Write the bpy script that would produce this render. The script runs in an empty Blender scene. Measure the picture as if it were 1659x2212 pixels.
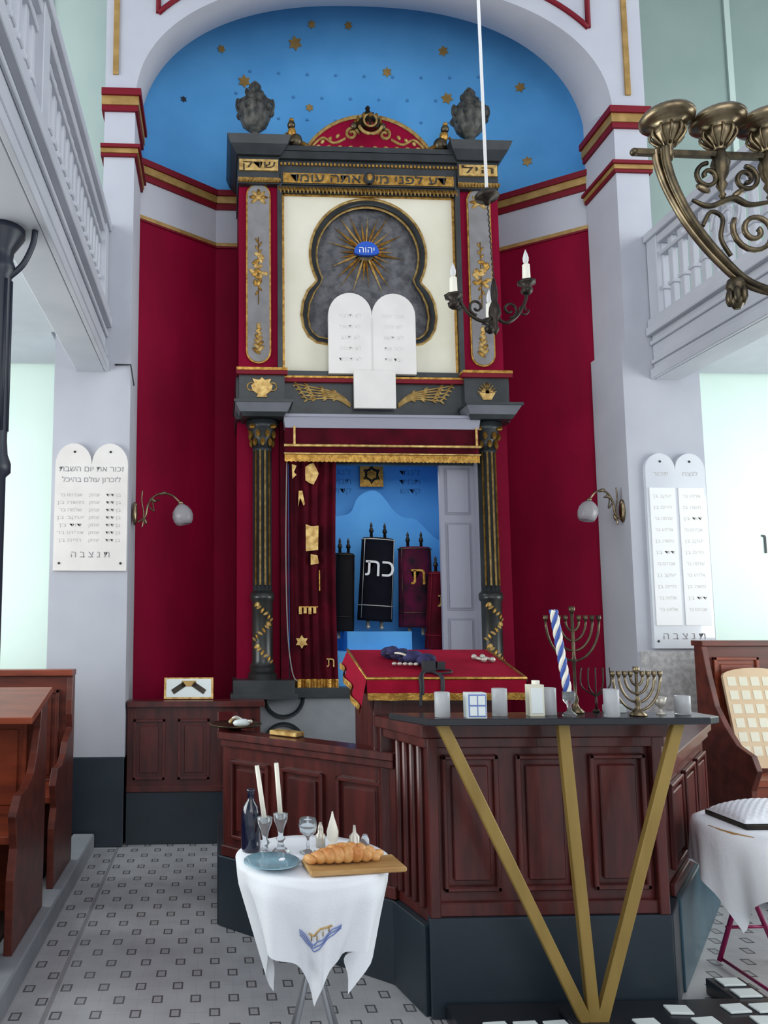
import bpy, bmesh, math, random
from mathutils import Vector, Matrix
random.seed(7)
S=bpy.context.scene
try:
    S.view_settings.view_transform='Standard'
    S.view_settings.look='None'
except Exception: pass
pi=math.pi
# ---------------------------------------------------------------- materials
def lin(c):
    c=c/255.0
    return c/12.92 if c<=0.04045 else ((c+0.055)/1.055)**2.4
def rgb(c): return (lin(c[0]),lin(c[1]),lin(c[2]),1)
def mat(name,c,rough=.5,metal=0,c2=None,scale=8,detail=4,bump=0,bscale=60,stretch=None,spec=None,trans=0,ior=None,coat=0):
    m=bpy.data.materials.new(name); m.use_nodes=True
    nt=m.node_tree; b=nt.nodes['Principled BSDF']
    b.inputs['Base Color'].default_value=rgb(c); b.inputs['Roughness'].default_value=rough; b.inputs['Metallic'].default_value=metal
    if spec is not None: b.inputs['Specular IOR Level'].default_value=spec
    if trans: b.inputs['Transmission Weight'].default_value=trans
    if ior: b.inputs['IOR'].default_value=ior
    if coat: b.inputs['Coat Weight'].default_value=coat
    tc=nt.nodes.new('ShaderNodeTexCoord'); mp=nt.nodes.new('ShaderNodeMapping')
    nt.links.new(tc.outputs['Object'],mp.inputs['Vector'])
    if stretch: mp.inputs['Scale'].default_value=stretch
    if c2:
        n=nt.nodes.new('ShaderNodeTexNoise'); n.inputs['Scale'].default_value=scale; n.inputs['Detail'].default_value=detail
        nt.links.new(mp.outputs[0],n.inputs['Vector'])
        r=nt.nodes.new('ShaderNodeValToRGB'); r.color_ramp.elements[0].position=.35; r.color_ramp.elements[1].position=.65
        r.color_ramp.elements[0].color=rgb(c); r.color_ramp.elements[1].color=rgb(c2)
        nt.links.new(n.outputs['Fac'],r.inputs[0]); nt.links.new(r.outputs[0],b.inputs['Base Color'])
    if bump:
        n=nt.nodes.new('ShaderNodeTexNoise'); n.inputs['Scale'].default_value=bscale; n.inputs['Detail'].default_value=3
        nt.links.new(mp.outputs[0],n.inputs['Vector'])
        bp=nt.nodes.new('ShaderNodeBump'); bp.inputs['Strength'].default_value=bump; bp.inputs['Distance'].default_value=.01
        nt.links.new(n.outputs['Fac'],bp.inputs['Height']); nt.links.new(bp.outputs[0],b.inputs['Normal'])
    return m
M={}
M['wall']=mat('plaster_grey_white',(176,178,188),.75,c2=(184,186,195),scale=2,bump=.05,spec=.3)
M['wall2']=mat('gallery_paint',(184,186,194),.55,c2=(174,177,186),scale=3)
M['mint']=mat('mint_plaster',(220,240,231),.7,c2=(226,243,235),scale=1.5)
M['teal']=mat('sage_plaster',(126,146,140),.7,c2=(136,154,148),scale=1.5)
M['teal2']=mat('pale_sage_plaster',(172,190,182),.7,c2=(180,197,189),scale=1.5)
M['crim']=mat('crimson_paint',(136,0,46),.7,c2=(118,0,38),scale=1.6,bump=.08,bscale=40,stretch=(2,2,.7),spec=.12)
M['blue']=mat('sky_blue_paint',(84,157,218),.8,c2=(94,167,226),scale=2.2,bump=.05,spec=.2)
M['blue2']=mat('niche_blue',(90,170,232),.7,c2=(80,158,224),scale=3)
M['blue3']=mat('niche_lettering',(66,132,190),.7)
M['dred']=mat('dark_red_trim',(112,10,30),.55,spec=.25)
M['dgold']=mat('dull_gold_trim',(176,142,84),.45,metal=.3,c2=(150,118,62),scale=12)
M['gold']=mat('gilding',(205,160,80),.38,metal=.75,c2=(150,108,45),scale=30,bump=.3,bscale=90)
M['goldl']=mat('gilding_light',(222,190,120),.45,metal=.45,c2=(170,130,70),scale=25)
M['ark']=mat('ark_dark_paint',(38,42,45),.42,c2=(52,57,60),scale=6,bump=.05)
M['arkg']=mat('ark_grey_paint',(112,114,122),.5,c2=(96,99,108),scale=5)
M['urn']=mat('urn_stone',(96,95,88),.6,c2=(52,54,52),scale=18,bump=.4,bscale=30)
M['pgrey']=mat('cartouche_grey',(132,130,132),.5,c2=(118,115,116),scale=9)
M['keyg']=mat('tarnished_silver',(104,104,108),.5,metal=.25,c2=(66,67,72),scale=14,bump=.5,bscale=50)
M['cream']=mat('cream_paint',(224,220,202),.55,c2=(212,206,184),scale=2)
M['white']=mat('white_paint',(235,235,236),.5)
M['offw']=mat('tablet_white',(218,213,210),.5,c2=(225,221,218),scale=5)
M['lilac']=mat('lilac_grey_paint',(146,146,160),.55)
M['lilac2']=mat('lilac_grey_shade',(128,128,142),.55)
M['velvet']=mat('red_velvet',(82,2,24),.85,c2=(56,0,14),scale=6,bump=.1,spec=.15)
M['cloth']=mat('crimson_cloth',(156,12,46),.85,c2=(138,8,40),scale=7,bump=.15,bscale=120,spec=.15)
M['wood']=mat('mahogany',(90,33,30),.34,c2=(62,21,20),scale=6,stretch=(3,3,.6),bump=.08,bscale=30,coat=.15)
M['wood2']=mat('pew_wood',(146,68,42),.35,c2=(112,50,34),scale=5,stretch=(.6,3,3),bump=.05)
M['wood3']=mat('pew_wood_dark',(108,50,38),.38,c2=(80,36,28),scale=5,stretch=(.6,3,3))
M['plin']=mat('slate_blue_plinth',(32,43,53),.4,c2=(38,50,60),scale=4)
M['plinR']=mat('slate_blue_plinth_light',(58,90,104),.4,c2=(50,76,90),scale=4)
M['black']=mat('black_lacquer',(28,30,36),.25,c2=(36,38,44),scale=4)
M['vg']=mat('satin_gold_paint',(160,132,70),.4,metal=.25,c2=(140,114,58),scale=10,stretch=(1,1,.2))
M['iron']=mat('dark_bronze',(62,54,46),.4,metal=.7,c2=(40,36,34),scale=20)
M['brass']=mat('aged_brass',(156,140,112),.28,metal=.9,c2=(96,84,66),scale=14)
M['brassd']=mat('dark_brass',(104,92,70),.35,metal=.85,c2=(60,54,46),scale=18)
M['col']=mat('cast_iron_navy',(34,40,54),.4)
M['glass']=mat('clear_glass',(240,245,248),.05,trans=.9,ior=1.3)
M['frost']=mat('frosted_glass',(216,218,222),.25,trans=.45,ior=1.3)
M['shade']=mat('lamp_shade_glass',(196,192,198),.2,trans=.55,ior=1.3)
M['candle']=mat('candle_wax',(240,236,222),.5)
M['bulb']=mat('flame_bulb',(235,235,235),.15,trans=.3,ior=1.3)
M['linen']=mat('white_linen',(240,242,248),.85,bump=.15,bscale=150)
M['navy']=mat('navy_velvet',(12,13,28),.85,c2=(8,9,20),scale=8,spec=.2)
M['blk']=mat('black_velvet',(20,18,22),.85,spec=.2)
M['mag']=mat('magenta_cloth',(92,16,54),.85,c2=(30,22,32),scale=9,spec=.2)
M['silver']=mat('silver_braid',(196,190,180),.4,metal=.5)
M['text']=mat('grey_lettering',(140,138,142),.6)
M['textl']=mat('faint_lettering',(186,182,181),.6)
M['textf']=mat('engraved_lettering',(206,201,198),.6)
M['ink']=mat('dark_ink',(36,38,44),.6)
M['paper']=mat('paper',(214,190,158),.7,c2=(206,178,144),scale=5)
M['paperw']=mat('white_paper',(226,234,234),.6)
M['crust']=mat('bread_crust',(186,110,46),.45,c2=(226,176,112),scale=18,bump=.3,bscale=40)
M['board']=mat('wood_board',(188,150,96),.5,c2=(168,126,74),scale=6,stretch=(1,6,6))
M['bott']=mat('cobalt_glass',(12,18,44),.08,coat=.6)
M['plate']=mat('blue_glass_plate',(120,160,176),.12,c2=(150,184,198),scale=8,coat=.5)
M['tal']=mat('indigo_cloth',(44,40,96),.8,c2=(26,26,60),scale=20)
M['cblue']=mat('blue_wax',(60,90,170),.5)
M['magt']=mat('magenta_metal',(150,20,84),.4,metal=.2)
M['steel']=mat('grey_tube',(150,152,158),.35,metal=.6)
M['marb']=mat('black_marble_gilt',(34,36,36),.3,c2=(48,50,48),scale=10)
M['greyb']=mat('pale_grey_stone',(150,154,160),.6,c2=(138,143,148),scale=5,bump=.1)
M['fres']=mat('mottled_stone',(200,198,198),.6,c2=(164,162,162),scale=26,bump=.2)
M['floorb']=mat('platform_floor',(60,48,44),.6)
M['lav']=mat('print_blue',(110,130,190),.7)
M['oval']=mat('enamel_blue',(24,84,190),.35)
M['enam']=mat('glossy_white_enamel',(222,224,230),.12,coat=.8,c2=(210,213,221),scale=2)

def floor_mat():
    m=bpy.data.materials.new('mosaic_floor_tiles'); m.use_nodes=True; nt=m.node_tree; b=nt.nodes['Principled BSDF']
    tc=nt.nodes.new('ShaderNodeTexCoord'); sp=nt.nodes.new('ShaderNodeSeparateXYZ'); nt.links.new(tc.outputs['Object'],sp.inputs[0])
    def mth(op,a,bb=None):
        n=nt.nodes.new('ShaderNodeMath'); n.operation=op
        for i,v in enumerate((a,bb)):
            if v is None: continue
            if isinstance(v,(int,float)): n.inputs[i].default_value=v
            else: nt.links.new(v,n.inputs[i])
        return n.outputs[0]
    def rep(v,period,off):
        f=mth('FRACT',mth('ADD',mth('DIVIDE',v,period),off+40)); return mth('MULTIPLY',mth('ABSOLUTE',mth('SUBTRACT',f,.5)),period)
    x=sp.outputs[0]; y=sp.outputs[1]
    def ring(ox,oy):
        u=rep(x,.15,ox); v=rep(y,.22,oy)
        out=mth('MULTIPLY',mth('LESS_THAN',u,.021),mth('LESS_THAN',v,.03))
        inn=mth('MULTIPLY',mth('LESS_THAN',u,.014),mth('LESS_THAN',v,.021))
        return mth('SUBTRACT',out,mth('MULTIPLY',inn,.8))
    r=mth('ADD',ring(0,0),ring(.5,.5))
    gu=rep(x,.075,0); gv=rep(y,.11,0)
    grout=mth('MAXIMUM',mth('GREATER_THAN',gu,.0364),mth('GREATER_THAN',gv,.0538))
    n=nt.nodes.new('ShaderNodeTexNoise'); n.inputs['Scale'].default_value=7; nt.links.new(tc.outputs['Object'],n.inputs['Vector'])
    base=nt.nodes.new('ShaderNodeMix'); base.data_type='RGBA'; base.inputs[6].default_value=rgb((160,160,163)); base.inputs[7].default_value=rgb((192,192,195)); nt.links.new(n.outputs['Fac'],base.inputs[0])
    g=nt.nodes.new('ShaderNodeMix'); g.data_type='RGBA'; nt.links.new(mth('MULTIPLY',grout,.16),g.inputs[0]); nt.links.new(base.outputs[2],g.inputs[6]); g.inputs[7].default_value=rgb((96,96,100))
    brd=mth('MULTIPLY',mth('LESS_THAN',mth('ABSOLUTE',mth('ADD',x,.64)),.010),.4)
    d=nt.nodes.new('ShaderNodeMix'); d.data_type='RGBA'; nt.links.new(mth('MINIMUM',mth('ADD',mth('MULTIPLY',r,.85),brd),1),d.inputs[0]); nt.links.new(g.outputs[2],d.inputs[6]); d.inputs[7].default_value=rgb((60,57,56))
    nt.links.new(d.outputs[2],b.inputs['Base Color']); b.inputs['Roughness'].default_value=.24
    return m
M['floor']=floor_mat()

# ---------------------------------------------------------------- mesh builder
class B:
    def __init__(s,name): s.name=name; s.bm=bmesh.new(); s.mats=[]
    def mark(s): return len(s.bm.verts)
    def shift(s,m,d,c=None,sc=None):
        for v in list(s.bm.verts)[m:]:
            if sc: v.co=Vector([c[i]+(v.co[i]-c[i])*sc[i] for i in range(3)])
            v.co+=Vector(d)
    def mi(s,m):
        m=M[m] if isinstance(m,str) else m
        if m not in s.mats: s.mats.append(m)
        return s.mats.index(m)
    def face(s,vs,mi,sm=False):
        try:
            f=s.bm.faces.new(vs); f.material_index=mi; f.smooth=sm; return f
        except ValueError: return None
    def hexa(s,P,m):
        k=s.mi(m); v=[s.bm.verts.new(p) for p in P]
        for q in((0,3,2,1),(4,5,6,7),(0,1,5,4),(1,2,6,5),(2,3,7,6),(3,0,4,7)): s.face([v[i] for i in q],k)
        return s
    def box(s,x0,x1,y0,y1,z0,z1,m):
        return s.hexa([(x0,y0,z0),(x1,y0,z0),(x1,y1,z0),(x0,y1,z0),(x0,y0,z1),(x1,y0,z1),(x1,y1,z1),(x0,y1,z1)],m)
    def frust(s,x0,x1,y0,y1,z0,z1,d,m,dy=None):
        dy=d if dy is None else dy
        return s.hexa([(x0,y0,z0),(x1,y0,z0),(x1,y1,z0),(x0,y1,z0),(x0-d,y0-dy,z1),(x1+d,y0-dy,z1),(x1+d,y1,z1),(x0-d,y1,z1)],m)
    def obox(s,M4,sx,sy,sz,m):
        P=[(-sx,-sy,-sz),(sx,-sy,-sz),(sx,sy,-sz),(-sx,sy,-sz),(-sx,-sy,sz),(sx,-sy,sz),(sx,sy,sz),(-sx,sy,sz)]
        return s.hexa([M4@Vector(p) for p in P],m)
    def beam(s,a,b,w,t,m,up=(0,1,0)):
        a=Vector(a);b=Vector(b);d=(b-a);d.normalize();u=Vector(up);r=d.cross(u).normalized();u=r.cross(d)
        P=[]
        for p in(a,b):
            for sx,sy in((-1,-1),(1,-1),(1,1),(-1,1)): P.append(p+r*sx*w/2+u*sy*t/2)
        return s.hexa(P,m)
    def prism(s,pts,y0,y1,m,sm=False,plane='XZ'):
        k=s.mi(m)
        def q(a,b,c): return {'XZ':(a,c,b),'XY':(a,b,c),'YZ':(c,a,b)}[plane]
        A=[s.bm.verts.new(q(p[0],p[1],y0)) for p in pts]; C=[s.bm.verts.new(q(p[0],p[1],y1)) for p in pts]
        s.face(A,k); s.face(C[::-1],k)
        n=len(pts)
        for i in range(n): s.face([A[i],A[(i+1)%n],C[(i+1)%n],C[i]],k,sm)
        return s
    def lathe(s,prof,c,m,seg=20,axis='Z',flute=0,nf=12,sm=True,M4=None):
        k=s.mi(m); rings=[]
        for r,z in prof:
            ring=[]
            for i in range(seg):
                a=2*pi*i/seg; rr=r*(1+flute*math.cos(nf*a))
                p=Vector((rr*math.cos(a),rr*math.sin(a),z))
                if axis=='Y': p=Vector((p.x,p.z,p.y))
                if axis=='X': p=Vector((p.z,p.x,p.y))
                if M4: p=M4@p
                ring.append(s.bm.verts.new(Vector(c)+p))
            rings.append(ring)
        for a,b in zip(rings,rings[1:]):
            for i in range(seg): s.face([a[i],a[(i+1)%seg],b[(i+1)%seg],b[i]],k,sm)
        s.face(rings[0][::-1],k); s.face(rings[-1],k)
        return s
    def tube(s,pts,r,m,seg=8,closed=False):
        k=s.mi(m); pts=[Vector(p) for p in pts]; n=len(pts); rings=[]; up=None
        for i,p in enumerate(pts):
            if closed: t=(pts[(i+1)%n]-pts[i-1])
            else: t=pts[min(i+1,n-1)]-pts[max(i-1,0)]
            if t.length<1e-9: t=Vector((0,0,1))
            t.normalize()
            if up is None: up=Vector((0,1,0)) if abs(t.y)<.9 else Vector((1,0,0))
            u=(up-t*up.dot(t))
            if u.length<1e-4: u=t.orthogonal()
            u.normalize(); up=u; v=t.cross(u)
            rr=r[i] if isinstance(r,(list,tuple)) else r
            rings.append([s.bm.verts.new(p+u*rr*math.cos(2*pi*j/seg)+v*rr*math.sin(2*pi*j/seg)) for j in range(seg)])
        R=list(zip(rings,rings[1:]))
        if closed: R.append((rings[-1],rings[0]))
        for a,b in R:
            for j in range(seg): s.face([a[j],a[(j+1)%seg],b[(j+1)%seg],b[j]],k,True)
        if not closed: s.face(rings[0][::-1],k); s.face(rings[-1],k)
        return s
    def ball(s,c,r,m,seg=12,rot=None,n=8):
        if isinstance(r,(int,float)): r=(r,r,r)
        k=s.mi(m); rings=[]; c=Vector(c); R=rot or Matrix.Identity(3)
        for i in range(1,n):
            th=pi*i/n
            rings.append([s.bm.verts.new(c+R@Vector((r[0]*math.sin(th)*math.cos(2*pi*j/seg),r[1]*math.sin(th)*math.sin(2*pi*j/seg),r[2]*math.cos(th)))) for j in range(seg)])
        T=s.bm.verts.new(c+R@Vector((0,0,r[2]))); D=s.bm.verts.new(c-R@Vector((0,0,r[2])))
        for a,b in zip(rings,rings[1:]):
            for j in range(seg): s.face([a[j],b[j],b[(j+1)%seg],a[(j+1)%seg]],k,True)
        for j in range(seg):
            s.face([T,rings[0][j],rings[0][(j+1)%seg]],k,True); s.face([D,rings[-1][(j+1)%seg],rings[-1][j]],k,True)
        return s
    def grid(s,fn,nu,nv,m,sm=True,wrap=False):
        k=s.mi(m); V=[[s.bm.verts.new(fn(i/nu,j/nv)) for j in range(nv+1)] for i in range(nu if wrap else nu+1)]
        L=len(V)
        for i in range(nu):
            for j in range(nv): s.face([V[i][j],V[(i+1)%L][j],V[(i+1)%L][j+1],V[i][j+1]],k,sm)
        return s
    def addmesh(s,me,M4,m):
        k=s.mi(m); vs=[s.bm.verts.new(M4@v.co) for v in me.vertices]
        for p in me.polygons: s.face([vs[i] for i in p.vertices],k)
        return s
    def curve2d(s,splines,extr,M4,m):
        cu=bpy.data.curves.new('tmp','CURVE'); cu.dimensions='2D'; cu.fill_mode='BOTH'; cu.extrude=extr/2
        for pts in splines:
            sp=cu.splines.new('POLY'); sp.points.add(len(pts)-1)
            for i,p in enumerate(pts): sp.points[i].co=(p[0],p[1],0,1)
            sp.use_cyclic_u=True
        return s._conv(cu,M4,m)
    def _conv(s,cu,M4,m):
        o=bpy.data.objects.new('tmp',cu); bpy.context.collection.objects.link(o)
        bpy.context.view_layer.update()
        dg=bpy.context.evaluated_depsgraph_get(); me=bpy.data.meshes.new_from_object(o.evaluated_get(dg))
        s.addmesh(me,M4,m); bpy.data.objects.remove(o); bpy.data.meshes.remove(me); return s
    def shapeXZ(s,splines,y,extr,m):
        return s.curve2d(splines,extr,Matrix.Translation((0,y,0))@Matrix.Rotation(pi/2,4,'X'),m)
    def text(s,body,x,y,z,size,m,extr=.002,sx=1,align='CENTER',M4=None,width=None):
        cu=bpy.data.curves.new('tmp','FONT'); cu.body=body; cu.size=size; cu.extrude=extr; cu.align_x=align; cu.align_y='CENTER'
        cu.resolution_u=3
        if width:
            o=bpy.data.objects.new('tmp',cu); bpy.context.collection.objects.link(o); bpy.context.view_layer.update()
            if o.dimensions.x>0: sx=width/o.dimensions.x
            bpy.data.objects.remove(o)
        T=M4 if M4 else Matrix.Translation((x,y,z))@Matrix.Rotation(pi/2,4,'X')@Matrix.Diagonal((sx,1,1,1))
        return s._conv(cu,T,m)
    def done(s,bev=0,seg=1):
        me=bpy.data.meshes.new(s.name)
        bmesh.ops.recalc_face_normals(s.bm,faces=s.bm.faces[:])
        s.bm.to_mesh(me); s.bm.free()
        for m in s.mats: me.materials.append(m)
        o=bpy.data.objects.new(s.name,me); bpy.context.collection.objects.link(o)
        if bev:
            b=o.modifiers.new('bevel','BEVEL'); b.width=bev; b.segments=seg; b.limit_method='ANGLE'; b.angle_limit=.6
        return o
def arc(cx,cz,r,a0,a1,n=16,rz=None):
    rz=rz or r
    return [(cx+r*math.cos(math.radians(a0+(a1-a0)*i/n)),cz+rz*math.sin(math.radians(a0+(a1-a0)*i/n))) for i in range(n+1)]
def spiral(cx,cz,r0,r1,a0,a1,n=24):
    return [(cx+(r0+(r1-r0)*i/n)*math.cos(math.radians(a0+(a1-a0)*i/n)),cz+(r0+(r1-r0)*i/n)*math.sin(math.radians(a0+(a1-a0)*i/n))) for i in range(n+1)]
def at(pts,y): return [(p[0],y,p[1]) for p in pts]
def smooth(pts,n=6):
    P=[Vector(p) for p in pts]; out=[]
    for i in range(len(P)-1):
        a=P[max(i-1,0)];b=P[i];c=P[i+1];d=P[min(i+2,len(P)-1)]
        for k in range(n):
            t=k/n
            out.append(.5*((2*b)+(c-a)*t+(2*a-5*b+4*c-d)*t*t+(3*b-a-3*c+d)*t**3))
    out.append(P[-1]); return out
def star6(cx,cz,r,rot=0):
    return [(cx+(r if i%2==0 else r*.58)*math.cos(math.radians(90+rot+30*i)),cz+(r if i%2==0 else r*.58)*math.sin(math.radians(90+rot+30*i))) for i in range(12)]

# ================================================================ ROOM SHELL
H=1.48
b=B('floor'); b.box(-3.6,5.9,-2.5,6.3,-.1,0,'floor'); b.done()
XL,XR=-.61,2.96
CX=1.175
def archpts(a,rise,n_exp,z0,n=40):
    out=[]
    for i in range(n+1):
        t=pi-pi*i/n; c=math.cos(t); s_=math.sin(t)
        out.append((CX+a*math.copysign(abs(c)**(2/n_exp),c), z0+rise*abs(s_)**(2/n_exp)))
    return out
b=B('wall_front')
A=archpts((XR-XL)/2,1.06,2.25,5.24,60); Bk=archpts((XR-XL)/2+.02,1.25,2.35,5.22,60)
k=b.mi('wall')
top=7.4
va=[b.bm.verts.new((p[0],5.25,p[1])) for p in A]; vt=[b.bm.verts.new((p[0],5.25,top)) for p in A]
vb=[b.bm.verts.new((p[0],5.7,p[1])) for p in Bk]
for i in range(len(A)-1):
    b.face([va[i],va[i+1],vt[i+1],vt[i]],k); b.face([va[i],vb[i],vb[i+1],va[i+1]],k,True)
b.box(-1.14,XL,5.25,5.7,0,3.5,'wall'); b.box(-.83,XL,5.25,5.7,3.5,top,'wall')
b.box(XR-.03,3.50,5.25,5.7,0,3.5,'wall'); b.box(XR,3.21,5.25,5.7,3.5,top,'wall')
b.done()
b=B('baseboard_front'); b.box(-1.15,XL+.0,5.235,5.70,0,.58,'plin'); b.box(XR-.04,3.52,5.235,5.70,0,.58,'plin'); b.done(.006)
b=B('trim_1')
def band(x0,x1,z0,z1,side):
    h=z1-z0
    for (za,zb,m,o) in((0,.26,'dred',.02),(.26,.68,'dgold',.028),(.68,1,'dred',.045)):
        if side=='L': b.box(x0-.01,x1+o,5.25-o,5.70,z0+h*za,z0+h*zb,m)
        else: b.box(x0-o,x1+.01,5.25-o,5.70,z0+h*za,z0+h*zb,m)
band(-.84,XL,5.17,5.33,'L'); band(XR,3.22,5.15,5.31,'R')
band(-.84,XL,4.82,4.90,'L'); band(XR,3.22,4.80,4.88,'R')
b.box(-.775,-.735,5.235,5.25,5.46,7.3,'dgold'); b.box(3.06,3.10,5.235,5.25,5.42,7.3,'dgold')
for sg in(-1,1):
    P=[p for p in archpts(1.9,1.2,2.25,5.26,60) if 1.0<(p[0]-CX)*sg<1.64]
    P=sorted(P,key=lambda p:abs(p[0]-CX))
    b.tube([(p[0],5.245,p[1]) for p in P],.02,'dred',6)
    e=P[-1]; b.tube([(e[0],5.245,e[1]),(e[0],5.245,7.2)],.02,'dred',6)
b.done()
b=B('trim_3'); b.tube([(-.72,5.24,3.27),(-.61,5.24,3.27),(-.585,5.24,3.12)],.006,'ink',6); b.done()
PL=[(-.66,5.69),(-.02,6.15),(2.37,6.15),(3.02,5.69)]
def seg(p,q,z0,z1,m,t=.12,off=0):
    a=Vector((p[0],p[1],0));c=Vector((q[0],q[1],0));d=(c-a).normalized();nn=Vector((-d.y,d.x,0))
    o=nn*(-off)
    P=[a+o,c+o,c+nn*t,a+nn*t]
    b.hexa([(v.x,v.y,z0) for v in P]+[(v.x,v.y,z1) for v in P],m)
b=B('wall_apse')
for p,q in((PL[0],PL[1]),(PL[2],PL[3])):
    seg(p,q,0,4.62,'crim'); seg(p,q,4.62,5.0,'wall')
for x0,x1 in((-.02,.3),(2.08,2.37)):
    seg((x0,6.15),(x1,6.15),0,4.62,'crim'); seg((x0,6.15),(x1,6.15),4.62,5.0,'wall')
seg((.3,6.15),(2.08,6.15),3.0,5.0,'crim')
def apse(u,z):
    t=pi-pi*u; c=math.cos(t); s_=math.sin(t); e=2/3.0
    f=1 if z<5.75 else math.sqrt(max(0,1-((z-5.75)/1.35)**2))
    return Vector((CX+1.86*math.copysign(abs(c)**e,c),5.69+.52*abs(s_)**e*f,z))
b.grid(lambda u,v:apse(u,4.96+v*2.13),64,26,'blue')
b.prism([(-.8,5.69),(-.8,6.3),(3.15,6.3),(3.15,5.69),(3.02,5.69),(2.37,6.15),(-.02,6.15),(-.66,5.69)],4.97,5.0,'blue',plane='XY')
b.done()
b=B('trim_2')
for p,q in((PL[0],PL[1]),(PL[1],(.2,6.15)),((2.15,6.15),PL[2]),(PL[2],PL[3])):
    for z0,z1,m,o in((4.94,4.99,'dred',.015),(4.99,5.05,'dgold',.03),(5.05,5.10,'dred',.045),(4.615,4.645,'dgold',.015),(4.60,4.615,'dred',.012)):
        seg(p,q,z0,z1,m,.02,o)
b.done()
b=B('painted_stars')
def star_at(x,z,r,m):
    lo,hi=0,1
    for _ in range(40):
        mid=(lo+hi)/2
        if apse(mid,z).x<x: lo=mid
        else: hi=mid
    p=apse(lo,z); dx=(apse(lo+.003,z)-apse(lo-.003,z)).normalized(); dz=(apse(lo,z+.01)-apse(lo,z-.01)).normalized()
    n=dx.cross(dz).normalized()
    if n.y>0: n=-n
    p=p+n*.006
    R=Matrix((dx,dz,dx.cross(dz))).transposed().to_4x4()
    b.curve2d([star6(0,0,r,random.uniform(0,30))],.004,Matrix.Translation(p)@R,m)
for x,z,r in((.66,6.47,.064),(.22,6.13,.060),(.02,6.38,.038),(1.47,6.26,.046),(2.0,6.04,.056),(1.96,6.44,.048),(.79,5.93,.038),(1.12,6.62,.038),(.80,6.62,.038),(2.62,6.1,.048),(2.66,5.42,.048),(-.30,5.9,.03)):
    star_at(x,z,r,'dgold' if x>-.2 else 'ink')
for i in range(9):
    for j in range(4): star_at(.15+i*.25+(.12 if j%2 else 0),5.62+j*.2,.015,'blue3')
b.done()
b=B('wall_aisle_left'); b.box(-3.6,-1.0,5.95,6.1,0,3.55,'mint'); b.box(-3.6,-.7,5.95,6.1,3.55,7.4,'teal2')
b.box(-1.42,-1.385,5.93,5.95,3.6,7.4,'white'); b.done()
b=B('wall_aisle_right'); b.box(3.3,5.9,5.95,6.1,0,3.55,'mint'); b.box(3.1,5.9,5.95,6.1,3.55,7.4,'teal')
b.box(4.38,4.43,5.93,5.95,3.6,7.4,'teal2'); b.done()
b=B('wall_inscription'); b.text('\u05df\u05d9',4.44,5.945,2.12,.18,'ink',.002); b.done()
for nm,x0,x1 in(('wall_left',-3.75,-3.6),('wall_right',5.9,6.05)):
    b=B(nm); b.box(x0,x1,-2.5,6.1,0,.9,'mint')
    for y0,y1 in((-2.5,-1.6),(.2,.9),(2.7,3.4),(5.2,6.1)): b.box(x0,x1,y0,y1,.9,7.4,'mint')
    b.box(x0,x1,-2.5,6.1,3.0,3.9,'mint'); b.box(x0,x1,-2.5,6.1,6.4,7.4,'mint'); b.done()
b=B('ceiling'); b.box(-3.75,6.05,-2.5,6.3,7.4,7.5,'wall'); b.done()
b=B('pew_platform'); b.box(-3.55,-.93,1.2,5.2,0,.10,'floorb'); b.box(-.93,-.79,1.2,5.2,0,.10,'greyb'); b.done(.008)
b=B('pew_platform'); b.box(2.95,5.85,3.9,5.2,0,.10,'plin'); b.done(.008)

# ================================================================ GALLERIES
def gallery(name,side):
    b=B(name)
    X=-.79 if side<0 else 3.16
    def bx(o0,o1,y0,y1,z0,z1,m):
        a=X+side*o0; c=X+side*o1
        b.box(min(a,c),max(a,c),y0,y1,z0,z1,m)
    y0,y1=-2.0,5.245
    bx(0,.20,y0,y1,3.22,3.60,'wall2'); bx(-.03,.0,y0,y1,3.22,3.29,'wall2'); bx(-.045,.0,y0,y1,3.54,3.60,'wall2')
    bx(-.02,0,y0,y1,3.47,3.50,'wall2'); bx(-.018,0,y0,y1,3.33,3.36,'wall2')
    bx(-.03,.12,y0,y1,3.60,3.66,'wall2')
    bx(.20,2.70,y0,y1,3.50,3.60,'wall2'); bx(.38,2.70,y1,5.92,3.50,3.60,'wall2')
    bx(-.03,.13,y0,y1,4.25,4.31,'wall2'); bx(0,.10,y0,y1,4.19,4.25,'wall2'); bx(.015,.085,y0,y1,4.10,4.13,'wall2')
    y=1.2
    while y<5.2:
        bx(.03,.07,y,y+.05,3.66,4.19,'wall2')
        bx(.02,.08,y-.008,y+.058,3.84,3.87,'wall2')
        y+=.115
    for yy in(1.2,3.2,5.12): bx(-.01,.11,yy,yy+.12,3.60,4.26,'wall2')
    return b
b=gallery('gallery_balcony',-1); b.done(.005)
b=gallery('gallery_balcony',1)
for yc in(4.35,):
    P=spiral(0,0,.15,.03,0,620,40); b.tube([(3.14,yc+p[0],3.95+p[1]) for p in P],.012,'wall2',6)
b.done(.005)
b=B('cast_iron_column'); c=(-.965,3.3,0)
b.lathe([(.09,.1),(.09,.16),(.065,.22),(.055,.3),(.05,2.1),(.07,2.12),(.07,2.16),(.055,2.2),(.05,2.26),(.047,3.0),(.062,3.02),(.062,3.05),(.05,3.08),(.055,3.12),(.10,3.19),(.10,3.22)],c,'col',20)
for i in range(8):
    a=i*pi/4; b.tube([(c[0]+.049*math.cos(a),c[1]+.049*math.sin(a),2.3),(c[0]+.047*math.cos(a),c[1]+.047*math.sin(a),2.98)],.008,'col',5)
b.tube(smooth([(-.93,3.3,3.0),(-.87,3.3,3.06),(-.83,3.3,3.15),(-.82,3.3,3.22)]),.014,'col')
b.done()

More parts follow.
